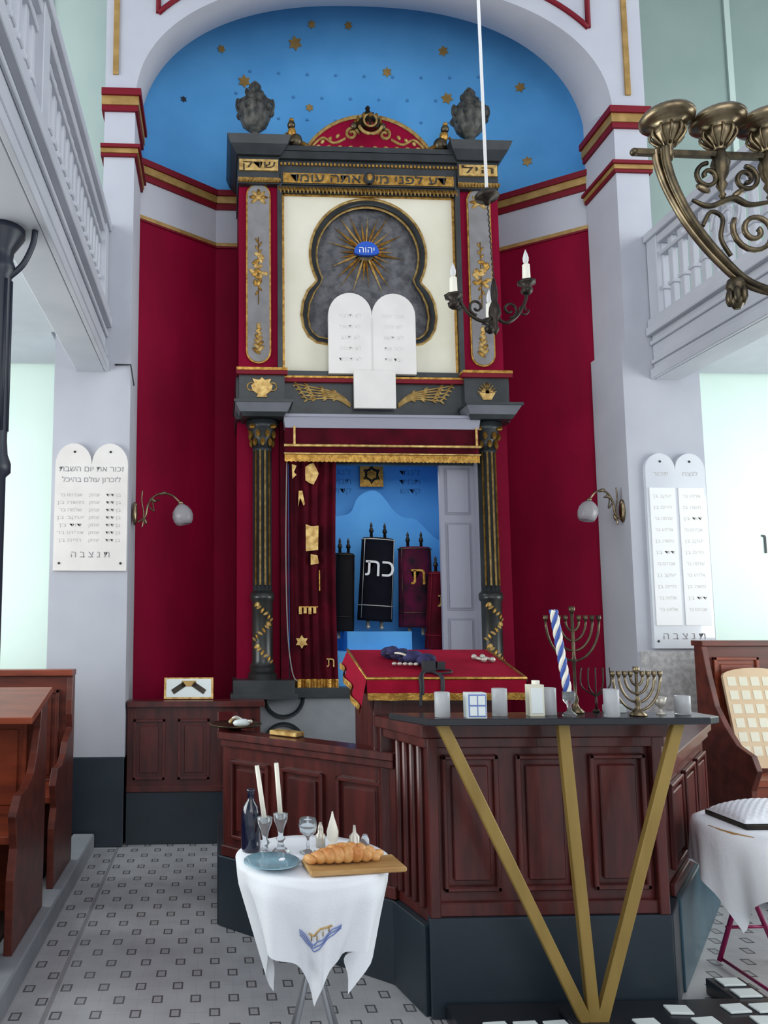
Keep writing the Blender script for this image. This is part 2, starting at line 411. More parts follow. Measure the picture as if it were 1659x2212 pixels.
# ================================================================ TORAH ARK
b=B('torah_ark')
b.box(.32,2.05,5.62,6.12,0,.93,'greyb'); b.box(.12,.56,5.48,5.8,.93,1.06,'ark'); b.box(1.80,2.24,5.48,5.8,.93,1.06,'ark')
b.box(.14,2.22,5.58,6.1,.93,1.0,'ark'); b.box(.10,.58,5.46,5.6,.93,.97,'ark')
for x0 in(.34,1.72):
    b.tube(at(arc(x0+.15,.93,.14,180,360,12),5.61),.016,'ark',6); b.tube(at(arc(x0+.15,.60,.14,0,180,12),5.61),.016,'ark',6)
b.box(.15,.50,5.68,6.14,1.0,3.02,'crim'); b.box(1.95,2.23,5.68,6.14,1.0,3.02,'crim')
b.box(.47,.53,5.60,5.7,1.0,3.0,'velvet')
b.box(1.955,1.99,5.6,5.72,1.0,2.95,'lilac'); b.box(.5,2.0,5.66,5.72,2.66,3.02,'ark')
b.box(1.69,1.96,5.665,5.70,1.0,2.70,'lilac')
for z0,z1 in((1.08,1.50),(1.56,2.22),(2.28,2.64)):
    b.box(1.73,1.92,5.660,5.667,z0,z1,'lilac2'); b.box(1.745,1.905,5.655,5.662,z0+.018,z1-.018,'lilac')
def column(cx):
    c=(cx,5.60,0)
    b.lathe([(.105,1.06),(.105,1.10),(.085,1.12),(.095,1.15),(.08,1.18),(.076,1.2),(.076,1.62),(.088,1.64),(.088,1.68),(.074,1.70)],c,'marb',24)
    b.lathe([(.066,1.70),(.066,2.78)],c,'ark',48,flute=.07,nf=12)
    for i in(-2,-1,0,1):
        a=-pi/2+(i+.5)*pi/6
        b.tube([(cx+.070*math.cos(a),5.60+.070*math.sin(a),1.74),(cx+.068*math.cos(a),5.60+.068*math.sin(a),2.74)],.0075,'goldl' if i in(-1,0) else 'gold',6)
    for kx,(zb,sg) in enumerate(((1.24,1),(1.40,-1),(1.54,1))):
        for t in range(6):
            a=-pi/2+sg*(.9-.32*t); z=zb-.05+.022*t
            q=(cx+.079*math.cos(a),5.60+.079*math.sin(a),z)
            b.ball(q,(.024,.007,.010),'gold' if t%2 else 'dgold',8,Matrix.Rotation(a+pi/2,3,'Z')@Matrix.Rotation(-sg*(.5+.5*(t%2)),3,'Y'),5)
        a=-pi/2-sg*.5; b.ball((cx+.08*math.cos(a),5.60+.08*math.sin(a),zb+.06),(.018,.008,.018),'goldl',8,None,5)
    mk=b.mark()
    b.lathe([(.066,2.78),(.078,2.80),(.062,2.82),(.07,2.88),(.10,2.96),(.12,2.98),(.12,3.01)],c,'ark',16)
    for lv,(r,z,n) in enumerate(((.078,2.85,8),(.092,2.91,8),(.11,2.965,4))):
        for i in range(n):
            a=2*pi*(i+.5*(lv%2))/n+pi/4*(lv==2)
            b.ball((cx+r*math.cos(a),5.60+r*math.sin(a),z),(.018,.018,.03) if lv<2 else (.026,.026,.02),'gold',8,None,6)
    b.frust(cx-.15,cx+.15,5.45,5.8,3.02,3.05,.02,'ark')
    b.frust(cx-.17,cx+.17,5.43,5.8,3.05,3.11,.035,'arkg')
    b.box(cx-.215,cx+.215,5.385,5.8,3.11,3.13,'ark')
    b.shift(mk,(0,0,-.05))
column(.335); column(2.035)
mk=b.mark()
b.frust(.5,1.95,5.50,5.7,2.95,3.03,.01,'lilac'); b.box(.49,1.96,5.48,5.7,3.03,3.05,'lilac')
b.shift(mk,(0,0,-.05))
b.box(.14,2.22,5.58,6.1,2.98,3.36,'ark')
mk=b.mark()
for x0,x1 in((.16,.50),(1.86,2.20)):
    b.box(x0,x1,5.53,5.6,3.14,3.34,'ark'); b.box(x0-.02,x1+.02,5.50,5.6,3.34,3.37,'dred'); b.box(x0-.02,x1+.02,5.495,5.6,3.37,3.39,'gold')
b.box(.50,1.88,5.55,5.6,3.30,3.33,'dred'); b.box(.50,1.88,5.545,5.6,3.33,3.345,'gold')
b.shapeXZ([[(.29,3.17),(.37,3.17),(.36,3.19),(.40,3.22),(.41,3.26),(.385,3.275),(.40,3.31),(.35,3.30),(.33,3.32),(.31,3.30),(.26,3.31),(.275,3.275),(.25,3.26),(.26,3.22),(.30,3.19)]],5.525,.012,'goldl')
for sx in(-1,1): b.tube(at(arc(.33+sx*.08,3.25,.03,0,360,12),5.525),.006,'goldl',6)
hx=2.03
b.shapeXZ([[(hx-.03,3.17),(hx+.03,3.17),(hx+.06,3.22),(hx+.03,3.25),(hx-.03,3.25),(hx-.06,3.22)]],5.525,.012,'goldl')
for i in range(5):
    for sx in(-1,1):
        a=math.radians(90+sx*(8+i*17)); b.tube([(hx+sx*.012,5.523,3.22),(hx+sx*.012+.085*math.cos(a),5.523,3.21+.095*math.sin(a))],.006,'goldl',5)
for sx in(-1,1):
    x0=1.18+sx*.18
    for k2 in range(5):
        P=smooth([(x0,5.57,3.12+.004*k2),(x0+sx*.12,5.57,3.18+k2*.012),(x0+sx*(.34+.02*k2),5.57,3.17+k2*.030)])
        b.tube(P,[.009-.005*i/len(P) for i in range(len(P))],'goldl',5)
        for q in P[6::2]:
            for dz in(-.012,.012): b.ball((q[0],5.568,q[2]+dz),(.02,.006,.006),'goldl',6,Matrix.Rotation(-sx*.5*(1 if dz>0 else -1),3,'Y'),4)
b.shift(mk,(0,0,-.035))
b.box(.16,2.22,5.74,6.14,3.36,5.0,'crim')
for x0,x1 in((.16,.46),(1.88,2.20)):
    b.box(x0,x1,5.62,5.75,3.34,4.93,'crim')
    xc=(x0+x1)/2; z0,z1=3.42,4.86; r=.095
    out=arc(xc,z1-r,r,0,180,10)+arc(xc,z0+r,r,180,360,10)
    b.shapeXZ([out],5.612,.016,'gold')
    out=arc(xc,z1-r,r-.012,0,180,10)+arc(xc,z0+r,r-.012,180,360,10)
    b.shapeXZ([out],5.606,.016,'pgrey')
    def leaf(px,pz,l,w,a,m='gold'):
        b.ball((px+math.cos(a)*l/2,5.597,pz+math.sin(a)*l/2),(l/2,.007,w/2),m,8,Matrix.Rotation(-a,3,'Y'),5)
    for i in range(7): leaf(xc,4.74,.075,.03,math.radians(-40+43*i),'gold' if i%2 else 'goldl')
    b.ball((xc,5.597,4.74),(.022,.012,.022),'goldl')
    for i in range(18):
        leaf(xc+random.uniform(-.035,.035),4.18+random.uniform(-.11,.11),.06,.034,random.uniform(0,6.28),'gold' if i%2 else 'goldl')
    for i in range(4): leaf(xc,4.28+.03*i,.05,.016,math.radians(60+(60 if i%2 else 0))); leaf(xc,4.10-.035*i,.05,.018,math.radians(-60-(60 if i%2 else 0)))
    b.tube([(xc,5.598,4.42),(xc,5.598,3.88)],.005,'gold',5)
    for i in range(12): leaf(xc+(-1)**i*.014,3.49+.02*i,.08-.004*i,.030,math.radians(40 if i%2 else 140),'goldl' if i%3 else 'gold')
b.box(.455,.49,5.58,5.76,3.36,4.86,'ark'); b.box(1.85,1.885,5.58,5.76,3.36,4.86,'ark')
kc=(1.165,4.31)
def keyhole(d=0):
    up=arc(kc[0],kc[1],.46+d,-27,207,40)
    L=[(kc[0]-.41-d*.6,4.085),(.685-d,4.01),(.648-d,3.92),(.635-d,3.82),(.65-d,3.72),(.69-d*.8,3.645-d*.6),(.755-d*.3,3.595-d),(.84,3.58-d)]
    R=[(2*kc[0]-x,z) for x,z in L][::-1]
    return up+L+R
b.shapeXZ([[(.49,3.33),(1.85,3.33),(1.85,4.80),(.49,4.80)],keyhole()],5.65,.05,'cream')
b.tube(at(keyhole(-.006),5.625),.011,'goldl',8,True); b.tube(at(keyhole(-.03),5.635),.02,'ark',8,True); b.tube(at(keyhole(-.058),5.65),.009,'goldl',8,True)
b.box(.6,1.75,5.69,5.74,3.5,4.82,'keyg')
for x in(.502,1.838): b.box(x-.008,x+.008,5.612,5.63,3.34,4.79,'gold')
for z in(3.355,4.78): b.box(.5,1.84,5.612,5.63,z-.006,z+.006,'gold')
ec=(1.155,4.36)
for i in range(26):
    a=2*pi*i/26+random.uniform(-.06,.06); L=random.choice([.22,.27,.34,.32]); L=L*(1.12 if abs(math.sin(a))>.8 else 1)
    wd=random.uniform(.007,.012)
    d=Vector((math.cos(a),0,math.sin(a))); n2=Vector((-d.z,0,d.x)); o=Vector((ec[0],5.68,ec[1])); k=b.mi('gold' if i%3 else 'goldl')
    pp=[o+d*.04+n2*wd*.5,o+d*L*.45+n2*wd,o+d*L,o+d*L*.45-n2*wd,o+d*.04-n2*wd*.5]; rd=o+d*L*.4+Vector((0,-.018,0))
    vs=[b.bm.verts.new(p) for p in pp]; vr=b.bm.verts.new(rd)
    for j in range(5): b.face([vs[j],vs[(j+1)%5],vr],k)
b.lathe([(.09,0),(.07,-.012),(.03,-.018)],(ec[0],5.685,ec[1]),'brassd',24,axis='Y')
b.shapeXZ([arc(ec[0],4.33,.098,0,180,16,.092)+arc(ec[0],4.336,.098,180,360,16,.026)],5.645,.03,'oval')
b.text('\u05d4\u05d5\u05d4\u05d9',ec[0],5.627,4.35,.072,'white',.002)
mk=b.mark()
b.box(.46,1.88,5.60,6.0,4.82,5.18,'ark')
b.box(.48,1.86,5.585,5.61,4.885,4.985,'ark'); b.box(.50,1.84,5.578,5.59,4.895,4.975,'gold')
b.text('\u05d3\u05de\u05d5\u05e2 \u05d4\u05ea\u05d0   \u05d9\u05de \u05d9\u05e0\u05e4\u05dc \u05e2\u05d3',1.17,5.575,4.935,.095,'ark',.002,width=1.22)
b.lathe([(.045,0),(.045,-.02),(.03,-.03)],(1.17,5.575,4.935),'ark',16,axis='Y'); b.lathe([(.028,0),(.02,-.02)],(1.17,5.552,4.935),'gold',16,axis='Y')
x=.47
while x<1.87:
    b.ball((x,5.585,4.85),(.018,.012,.018),'gold',6,None,4); b.ball((x+.012,5.582,4.83),(.008,.01,.02),'goldl',6,None,4); x+=.03
x=.48
while x<1.87:
    b.box(x,x+.016,5.585,5.60,5.045,5.065,'gold'); x+=.03
b.frust(.46,1.88,5.57,6.0,5.09,5.13,.0,'ark',.03); b.box(.46,1.88,5.53,6.0,5.13,5.17,'ark')
b.shift(mk,(0,0,-.035))
mk=b.mark()
for x0,x1 in((.15,.47),(1.87,2.19)):
    b.box(x0,x1,5.57,6.1,4.92,5.16,'ark'); b.box(x0,x1,5.56,5.58,4.93,4.965,'gold')
    b.box(x0+.01,x1-.01,5.555,5.58,5.02,5.11,'goldl')
    b.text('\u05e7\u05d3\u05e9' if x0<1 else '\u05dc\u05d9\u05d4',(x0+x1)/2,5.553,5.065,.08,'brassd',.002,width=.25)
    b.frust(x0-.01,x1+.01,5.54,6.1,5.14,5.20,.05,'ark'); b.frust(x0-.06,x1+.06,5.49,6.1,5.20,5.26,.025,'ark')
    x=x0
    while x<x1: b.ball((x+.01,5.555,4.945),(.009,.01,.015),'goldl',6,None,4); x+=.024
b.shift(mk,(0,0,-.08))
mk=b.mark()
P=[(1.17-.50,5.20)]+[(x,z) for x,z in arc(1.17,4.93,.56,150,30,20) if z>5.2]+[(1.17+.50,5.20)]
b.shapeXZ([P],5.60,.05,'crim')
b.tube(at(P,5.57),.014,'goldl',8)
for sx in(-1,1):
    b.tube(at(spiral(1.17+sx*.13,5.34,.055,.012,180 if sx>0 else 0,(180-520*sx) if sx>0 else 520,24),5.57),.012,'goldl',6)
    b.tube(smooth([(1.17+sx*.18,5.57,5.30),(1.17+sx*.27,5.57,5.26),(1.17+sx*.36,5.57,5.30),(1.17+sx*.44,5.57,5.23)]),.010,'goldl',6)
    for i in range(5): b.ball((1.17+sx*(.06+.085*i),5.572,5.225),(.028,.008,.015),'goldl',8,Matrix.Rotation(.6*sx,3,'Y'),5)
    for i in range(3): b.ball((1.17+sx*(.24+.06*i),5.572,5.32-.025*i),(.022,.008,.014),'goldl',8,Matrix.Rotation(.9*sx,3,'Y'),5)
    lx=1.17+sx*.57
    b.ball((lx,5.58,5.27),(.055,.05,.06),'brassd'); b.ball((lx+sx*.03,5.58,5.34),(.035,.04,.05),'gold'); b.ball((lx+sx*.035,5.56,5.39),(.032,.032,.034),'brassd'); b.ball((lx+sx*.035,5.55,5.425),(.02,.02,.016),'gold')
    b.tube(smooth([(lx-sx*.05,5.57,5.25),(lx-sx*.09,5.56,5.22),(lx-sx*.13,5.56,5.19)]),.018,'gold'); b.tube(smooth([(lx+sx*.06,5.57,5.24),(lx+sx*.09,5.57,5.29),(lx+sx*.07,5.57,5.33)]),.01,'gold')
b.lathe([(.085,5.36),(.095,5.39),(.10,5.42),(.075,5.45),(.05,5.48),(.055,5.50),(.025,5.52),(.012,5.55),(.02,5.565),(.005,5.585)],(1.17,5.58,0),'brassd',16,flute=.12,nf=8)
b.ball((1.17,5.505,5.385),(.032,.02,.032),'dred')
for i in range(7):
    a=pi+pi*i/6; b.ball((1.17+.10*math.cos(a),5.58+.10*math.sin(a),5.44),(.016,.016,.024),'gold',8,None,5)
b.tube(at(arc(1.17,5.38,.095,200,340,12),5.48),.012,'goldl',6); b.tube(at(arc(1.17,5.40,.05,0,360,14),5.485),.008,'goldl',6)
for sx in(-1,1): b.ball((1.17+sx*.11,5.56,5.40),(.03,.02,.03),'brassd')
b.shift(mk,(0,0,-.07))
for ux in(.285,2.0):
    mk=b.mark()
    b.box(ux-.10,ux+.10,5.54,5.72,5.24,5.29,'urn')
    b.lathe([(.07,5.29),(.075,5.31),(.045,5.34),(.035,5.37),(.06,5.39),(.11,5.43),(.14,5.50),(.15,5.55),(.135,5.57),(.145,5.585),(.12,5.60),(.09,5.62),(.075,5.66),(.05,5.70),(.055,5.72),(.03,5.75),(.008,5.77)],(ux,5.63,0),'urn',24,flute=.03,nf=12)
    for i in range(9):
        a=2*pi*i/9; b.ball((ux+.14*math.cos(a),5.63+.14*math.sin(a),5.52+.03*(i%2)),(.028,.028,.028),'urn',8,None,5)
        b.ball((ux+.075*math.cos(a),5.63+.075*math.sin(a),5.64+.03*(i%2)),(.02,.02,.028),'urn',8,None,5)
    for sx in(-1,1): b.tube(smooth([(ux+sx*.12,5.60,5.48),(ux+sx*.155,5.60,5.54),(ux+sx*.15,5.60,5.60),(ux+sx*.12,5.60,5.58)]),.013,'urn',6)
    b.shift(mk,(0,0,-.08),(ux,5.63,5.24),(.92,.9,1.08))
# niche
b.box(.5,2.0,6.42,6.47,.95,3.0,'blue2'); b.box(.47,.53,5.72,6.45,.95,3.0,'blue2'); b.box(1.94,1.98,5.72,6.45,.95,3.0,'blue2')
b.box(.5,1.97,5.72,6.45,2.95,3.0,'blue2'); b.box(.5,1.95,5.70,6.45,.95,1.25,'blue2'); b.box(1.0,1.50,5.85,6.3,1.25,1.40,'blue2')
pr=[(.53,1.25),(1.94,1.25),(1.94,2.10)]+[(p[0],p[2]) for p in smooth([(1.93,0,2.11),(1.80,0,2.18),(1.66,0,2.32),(1.55,0,2.34),(1.47,0,2.40),(1.36,0,2.54),(1.27,0,2.56),(1.17,0,2.50),(1.10,0,2.37),(.95,0,2.34),(.80,0,2.28),(.54,0,2.2)],4)]
b.shapeXZ([pr],6.27,.04,'blue2')
b.box(1.22,1.42,6.385,6.40,2.62,2.83,'gold'); b.tube(at(star6(1.32,2.725,.075),6.38),.008,'ark',6,True); b.tube(at(arc(1.32,2.725,.05,0,360,16),6.38),.007,'ark',6,True)
for xx in(1.06,1.66):
    for j,t in enumerate(('\u05e9\u05d5\u05d9\u05ea\u05d9','\u05dc\u05e0\u05d2\u05d3','\u05ea\u05de\u05d9\u05d3','\u05e7\u05d3\u05d5\u05e9')):
        b.text(t[::-1],xx,6.4185,2.83-.08*j,.07,'blue3',.001,width=.18)
for xx in(1.03,1.62):
    for i in range(7):
        a=math.radians(25+130*i/6); b.tube([(xx+.02*math.cos(a),5.697,1.12+.02*math.sin(a)),(xx+.11*math.cos(a),5.697,1.12+.08*math.sin(a))],.004,'wall2',4)
b.text('\u05e9\u05de\u05e2',1.32,5.697,1.20,.07,'goldl',.002)
b.done(.003)

b=B('ten_commandments_tablets')
out=[(.835,3.33),(1.50,3.33)]+arc(1.334,3.785,.166,0,180,16,.175)+arc(1.001,3.785,.166,0,180,16,.175)
b.shapeXZ([out],5.555,.035,'offw')
b.box(1.02,1.335,5.52,5.545,3.06,3.35,'offw'); b.box(1.166,1.169,5.534,5.538,3.34,3.76,'textf')
rows=['\u05d0\u05e0\u05db\u05d9 \u05d9\u05d4\u05d5\u05d4','\u05dc\u05d0 \u05d9\u05d4\u05d9\u05d4','\u05dc\u05d0 \u05ea\u05e9\u05d0','\u05d6\u05db\u05d5\u05e8 \u05d0\u05ea','\u05db\u05d1\u05d3 \u05d0\u05ea']
rows2=['\u05dc\u05d0 \u05ea\u05e8\u05e6\u05d7','\u05dc\u05d0 \u05ea\u05e0\u05d0\u05e3','\u05dc\u05d0 \u05ea\u05d2\u05e0\u05d1','\u05dc\u05d0 \u05ea\u05e2\u05e0\u05d4','\u05dc\u05d0 \u05ea\u05d7\u05de\u05d3']
for j in range(5):
    b.text(rows[j][::-1],1.33,5.5373,3.78-.085*j,.045,'textf',.0004); b.text(rows2[j][::-1],1.0,5.5373,3.78-.085*j,.045,'textf',.0004)
b.done()
b=B('ark_valance')
b.grid(lambda u,v:(.495+u*1.455,5.505+.006*math.sin(u*50)*v+.01*v,2.91-.21*v),90,4,'velvet')
b.tube([(.49,5.49,2.765),(1.955,5.49,2.765)],.010,'goldl'); b.tube([(.49,5.49,2.705),(1.955,5.49,2.705)],.006,'goldl')
b.grid(lambda u,v:(.495+u*1.455,5.50+.004*math.sin(u*700),2.705-.055*v-.006*abs(math.sin(u*140))),220,1,'gold')
b.box(.56,.575,5.49,5.50,2.77,2.91,'goldl'); b.box(1.92,1.935,5.49,5.50,2.77,2.91,'goldl')
b.done()
b=B('ark_curtain')
def cf(u,v):
    x=.535+u*.355*(1-.04*math.sin(v*3)); return (x,5.60+.016*math.sin(u*30+.6*math.sin(v*4))+.004*math.sin(u*70+1),2.68-v*1.68)
b.grid(cf,110,24,'velvet')
def patch(cx,cz,pts,m='goldl'): b.shapeXZ([[(cx+p[0],cz+p[1]) for p in pts]],5.575,.006,m)
b.grid(lambda u,v:(lambda p:(p[0],p[1]-.006,1.06-.06*v))(cf(u,.98)),110,1,'gold')
cb=[(math.cos(2*pi*i/10)*(.045 if i%2 else .055),math.sin(2*pi*i/10)*(.075 if i%2 else .085)) for i in range(10)]
patch(.70,2.57,cb); patch(.57,2.58,[(-.012,-.05),(.02,-.02),(.0,0),(.02,.05),(-.015,.06)])
patch(.70,2.09,[(-.045,-.10),(.045,-.09),(.05,.09),(0,.085),(-.045,.10)])
patch(.62,2.38,[(-.02,-.06),(-.005,.01),(.02,-.05),(.03,-.04),(.012,.06),(-.015,.06)]); patch(.72,1.93,[(-.03,-.04),(.03,-.03),(.02,.03),(-.03,.04)])
b.shapeXZ([star6(.62,1.33,.05)],5.575,.006,'goldl')
for i in range(4): b.box(.60+.035*i,.622+.035*i,5.57,5.577,1.53+.005*(i%2),1.585,'goldl')
b.box(.60,.74,5.569,5.574,1.578,1.586,'gold'); b.text('\u05ea',.83,5.57,1.18,.10,'goldl',.002); b.box(.75,.757,5.57,5.577,1.70,1.85,'gold')
b.tube(smooth([(.515,5.55,2.65),(.505,5.55,2.0),(.515,5.54,1.4),(.545,5.53,1.12),(.58,5.53,1.05)]),.0045,'pgrey',6)
b.done()
def scroll(cx,y,z0,z1,w,m,trim,letters,lm,tilt=0):
    b=B('torah_scroll'); h=z1-z0
    T=Matrix.Translation((cx,y,z0))@Matrix.Rotation(tilt,4,'Y')
    n=24
    def ring(z,s_): return [T@Vector((math.copysign(abs(math.cos(2*pi*i/n))**.7,math.cos(2*pi*i/n))*w/2*s_,math.sin(2*pi*i/n)*.08*s_,z)) for i in range(n)]
    k=b.mi(m); R=[]
    for z,s_ in((0,1.02),(.02,1.03),(h*.5,.99),(h-.03,.97),(h-.005,.9),(h,.6)): R.append([b.bm.verts.new(p) for p in ring(z,s_)])
    for a,c in zip(R,R[1:]):
        for i in range(n): b.face([a[i],a[(i+1)%n],c[(i+1)%n],c[i]],k,True)
    b.face(R[0],k); b.face(R[-1],k)
    for z,s_ in((h-.02,1.0),(h*.18,1.05)): b.tube(ring(z,s_),.004,trim,6,True)
    for sx in(-1,1):
        b.tube([T@Vector((sx*w*.44,-.055,.02)),T@Vector((sx*w*.43,-.055,h-.02))],.0025,trim,5)
        hx=sx*w*.2; c=T@Vector((hx,0,h-.01))
        b.lathe([(.012,0),(.012,.05),(.02,.055),(.016,.075),(.008,.09),(.012,.10),(.004,.13)],c,'iron',10)
        c2=T@Vector((hx,0,0)); b.lathe([(.014,0),(.014,-.04),(.02,-.045),(.012,-.065)],c2,'silver',10)
    if letters: b.text(letters,0,0,0,.20*w/.27,lm,.003,M4=T@Matrix.Translation((.005,-.088,h*.62))@Matrix.Rotation(pi/2,4,'X'))
    return b.done()
scroll(1.245,6.0,1.48,2.14,.27,'navy','silver','\u05ea\u05db','white',.06)
scroll(1.0,6.05,1.40,2.02,.17,'blk','iron',None,None,.03)
scroll(1.58,6.02,1.43,2.07,.27,'mag','brassd','\u05ea','gold',-.0)
scroll(1.705,5.86,1.26,1.86,.20,'velvet','dred','\u05ea','goldl',.06)

# ================================================================ DADO at left of apse
def panelrow(b,x0,x1,yf,z0,z1,n,m):
    w=(x1-x0)/n
    for i in range(n):
        a=x0+i*w+w*.14; c=x0+(i+1)*w-w*.14
        b.box(a,c,yf-.006,yf,z0,z1,m)
        for (p,q,r,s_) in((a,c,z0,z0+.02),(a,c,z1-.02,z1),(a,a+.02,z0,z1),(c-.02,c,z0,z1)): b.box(p,q,yf-.02,yf,r,s_,m)
        b.box(a+.045,c-.045,yf-.014,yf,z0+.045,z1-.045,m)
b=B('choir_panelling'); b.box(-.60,.30,5.30,5.36,.34,.90,'wood'); panelrow(b,-.60,.30,5.30,.42,.82,3,'wood')
b.box(-.60,.33,5.26,5.42,.90,.94,'wood'); b.box(-.60,.31,5.28,5.32,.34,.38,'wood'); b.box(-.60,.30,5.29,5.38,0,.34,'plin'); b.done(.004)
b=B('apse_floor_platform'); b.box(-.59,.31,5.42,5.68,0,.30,'floorb'); b.done()
b=B('framed_print'); T=Matrix.Translation((-.19,5.40,1.015))@Matrix.Rotation(-.25,4,'X')
b.obox(T,.17,.006,.073,'goldl'); b.obox(T@Matrix.Translation((0,-.007,0)),.155,.003,.062,'paperw')
for sx in(-1,1):
    b.obox(T@Matrix.Translation((sx*.07,-.011,0))@Matrix.Rotation(sx*.6,4,'Y'),.05,.002,.018,'iron')
b.obox(T@Matrix.Translation((0,-.011,.03)),.05,.002,.02,'dgold')
b.done()

# ================================================================ BIMAH
b=B('bimah')
FL=(.82,3.02); FR=(1.74,3.02); WL=(.04,3.93); WR=(2.62,4.10); CL=(.76,3.28); CR=(1.86,3.18)
def wallseg(p,q,z0,z1,m,t=.05,off=0):
    a=Vector((p[0],p[1],0));c=Vector((q[0],q[1],0));d=(c-a).normalized();nn=Vector((-d.y,d.x,0))
    P=[a-nn*off-d*off*.3,c-nn*off+d*off*.3,c+nn*t,a+nn*t]
    b.hexa([(v.x,v.y,z0) for v in P]+[(v.x,v.y,z1) for v in P],m)
def panelled(p,q,z0,z1,n,m,top):
    a=Vector((p[0],p[1],0));c=Vector((q[0],q[1],0));L=(c-a).length;d=(c-a).normalized();ang=math.atan2(d.y,d.x)
    T=Matrix.Translation(a)@Matrix.Rotation(ang,4,'Z')
    def bx(x0,x1,y0,y1,za,zb): b.obox(T@Matrix.Translation(((x0+x1)/2,(y0+y1)/2,(za+zb)/2)),(x1-x0)/2,(y1-y0)/2,(zb-za)/2,m)
    bx(0,L,0,.05,z0,z1)
    w=(L-.04)/n
    for i in range(n):
        x0=.02+i*w+.035;x1=.02+(i+1)*w-.035;za=z0+.09;zb=z1-.10
        for (A1,A2,B1,B2) in((x0,x1,za,za+.018),(x0,x1,zb-.018,zb),(x0,x0+.018,za,zb),(x1-.018,x1,za,zb)): bx(A1,A2,-.022,0,B1,B2)
        bx(x0+.04,x1-.04,-.016,0,za+.04,zb-.04)
    bx(0,L,-.02,0,z0,z0+.05)
    if top: bx(-.01,L+.01,-.045,.08,z1,z1+.035); bx(0,L,-.028,.0,z1-.035,z1)
panelled(WL,CL,.33,.895,3,'wood',True); panelled(CR,WR,.36,.895,3,'wood',True)
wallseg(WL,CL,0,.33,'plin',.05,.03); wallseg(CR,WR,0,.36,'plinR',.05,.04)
wallseg((WL[0],4.75),WL,.33,.895,'wood',.05); wallseg((WL[0],4.75),WL,0,.33,'plin',.05,.03)
b.box(WL[0]-.03,WL[0]+.09,3.95,4.75,.895,.93,'wood')
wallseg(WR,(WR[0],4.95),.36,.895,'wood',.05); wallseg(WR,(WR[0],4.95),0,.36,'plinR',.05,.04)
panelled(FL,FR,.36,1.06,3,'wood',False)
wallseg(CL,FL,.33,1.06,'wood',.05); wallseg(FR,CR,.36,1.06,'wood',.05)
wallseg(CL,FL,0,.33,'plin',.05,.03)
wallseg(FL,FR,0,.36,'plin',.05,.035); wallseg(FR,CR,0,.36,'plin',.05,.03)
for i in range(4):
    t=.15+.23*i; x=CL[0]+(FL[0]-CL[0])*t; y=CL[1]+(FL[1]-CL[1])*t
    b.lathe([(.016,.38),(.016,1.02)],(x-.005,y-.004,0),'wood',10)
for x in(FL[0]+.015,FR[0]-.015): b.box(x-.02,x+.02,2.985,3.02,.36,1.03,'wood')
b.prism([(.68,3.30),(.79,2.97),(1.77,2.97),(1.92,3.18),(1.92,3.34),(.68,3.34)],1.03,1.08,'wood',plane='XY')
b.prism([(.71,3.28),(.805,2.99),(1.76,2.99),(1.89,3.18),(1.89,3.30),(.71,3.30)],.99,1.03,'wood',plane='XY')
b.box(.70,1.92,3.30,3.34,.36,1.04,'wood')
b.prism([(.12,3.93),(.80,3.34),(1.86,3.24),(2.56,4.12),(2.56,4.75),(.12,4.75)],.0,.26,'floorb',plane='XY')
b.box(.72,1.28,3.36,3.78,.26,1.14,'wood'); b.box(.68,.78,3.34,3.78,.26,1.165,'wood')
b.done(.004)
b=B('reading_desk_cloth')
def top_(x,y): return 1.238+(y-3.28)*(.10/.45)
x0,x1,y0,y1=.64,1.33,3.27,3.74
b.grid(lambda u,v:(x0+(x1-x0)*u,y0+(y1-y0)*v,top_(0,y0+(y1-y0)*v)),12,8,'cloth')
b.grid(lambda u,v:(x0+(x1-x0)*u,y0-.012*v+.008*math.sin(u*30)*v,top_(0,y0)-.085*v),60,4,'cloth')
b.grid(lambda u,v:(x0-.032*v+.012*math.sin(u*16)*v,y0+(y1-y0)*u,top_(0,y0+(y1-y0)*u)-(.15-.07*u)*v),30,4,'cloth')
b.grid(lambda u,v:(x1+.05*v+.012*math.sin(u*16)*v,y0+(y1-y0)*u,top_(0,y0+(y1-y0)*u)-.13*v),30,4,'cloth')
b.grid(lambda u,v:(x0+(x1-x0)*u,y1+.01*v,top_(0,y1)-.13*v),12,2,'cloth')
b.hexa([(x0,y0,1.17),(x1,y0,1.17),(x1,y1,1.17),(x0,y1,1.17),(x0,y0,top_(0,y0)-.004),(x1,y0,top_(0,y0)-.004),(x1,y1,top_(0,y1)-.004),(x0,y1,top_(0,y1)-.004)],'wood')
b.tube([(x0,y1,top_(0,y1)),(x0,y0,top_(0,y0)),(x1,y0,top_(0,y0)),(x1,y1,top_(0,y1))],.007,'gold',6)
b.grid(lambda u,v:(x0+(x1-x0)*u,y0-.016+.008*math.sin(u*30),top_(0,y0)-.06-.03*v),60,1,'gold')
b.grid(lambda u,v:(x0-.036+.012*math.sin(u*16),y0+(y1-y0)*u,top_(0,y0+(y1-y0)*u)-(.13-.07*u)-.03*v),30,1,'gold')
b.done()
b=B('prayer_shawl_bag')
for i in range(12):
    t=i/11; b.ball((.80+.15*t+.02*math.cos(i*2.1),3.58-.16*t+.02*math.sin(i*1.7),top_(0,3.58-.16*t)+.022+.010*(i%3)),(.045,.03,.026),'tal',10,Matrix.Rotation(i*.8,3,'Z'),6)
b.tube(smooth([(.79,3.56,top_(0,3.56)+.03),(.84,3.48,top_(0,3.48)+.05),(.90,3.44,top_(0,3.44)+.03)]),.006,'silver')
for i in range(5): b.ball((.80+.022*i,3.44-.01*i,top_(0,3.42)+.02),(.012,.012,.008),'silver')
b.done()
b=B('tefillin')
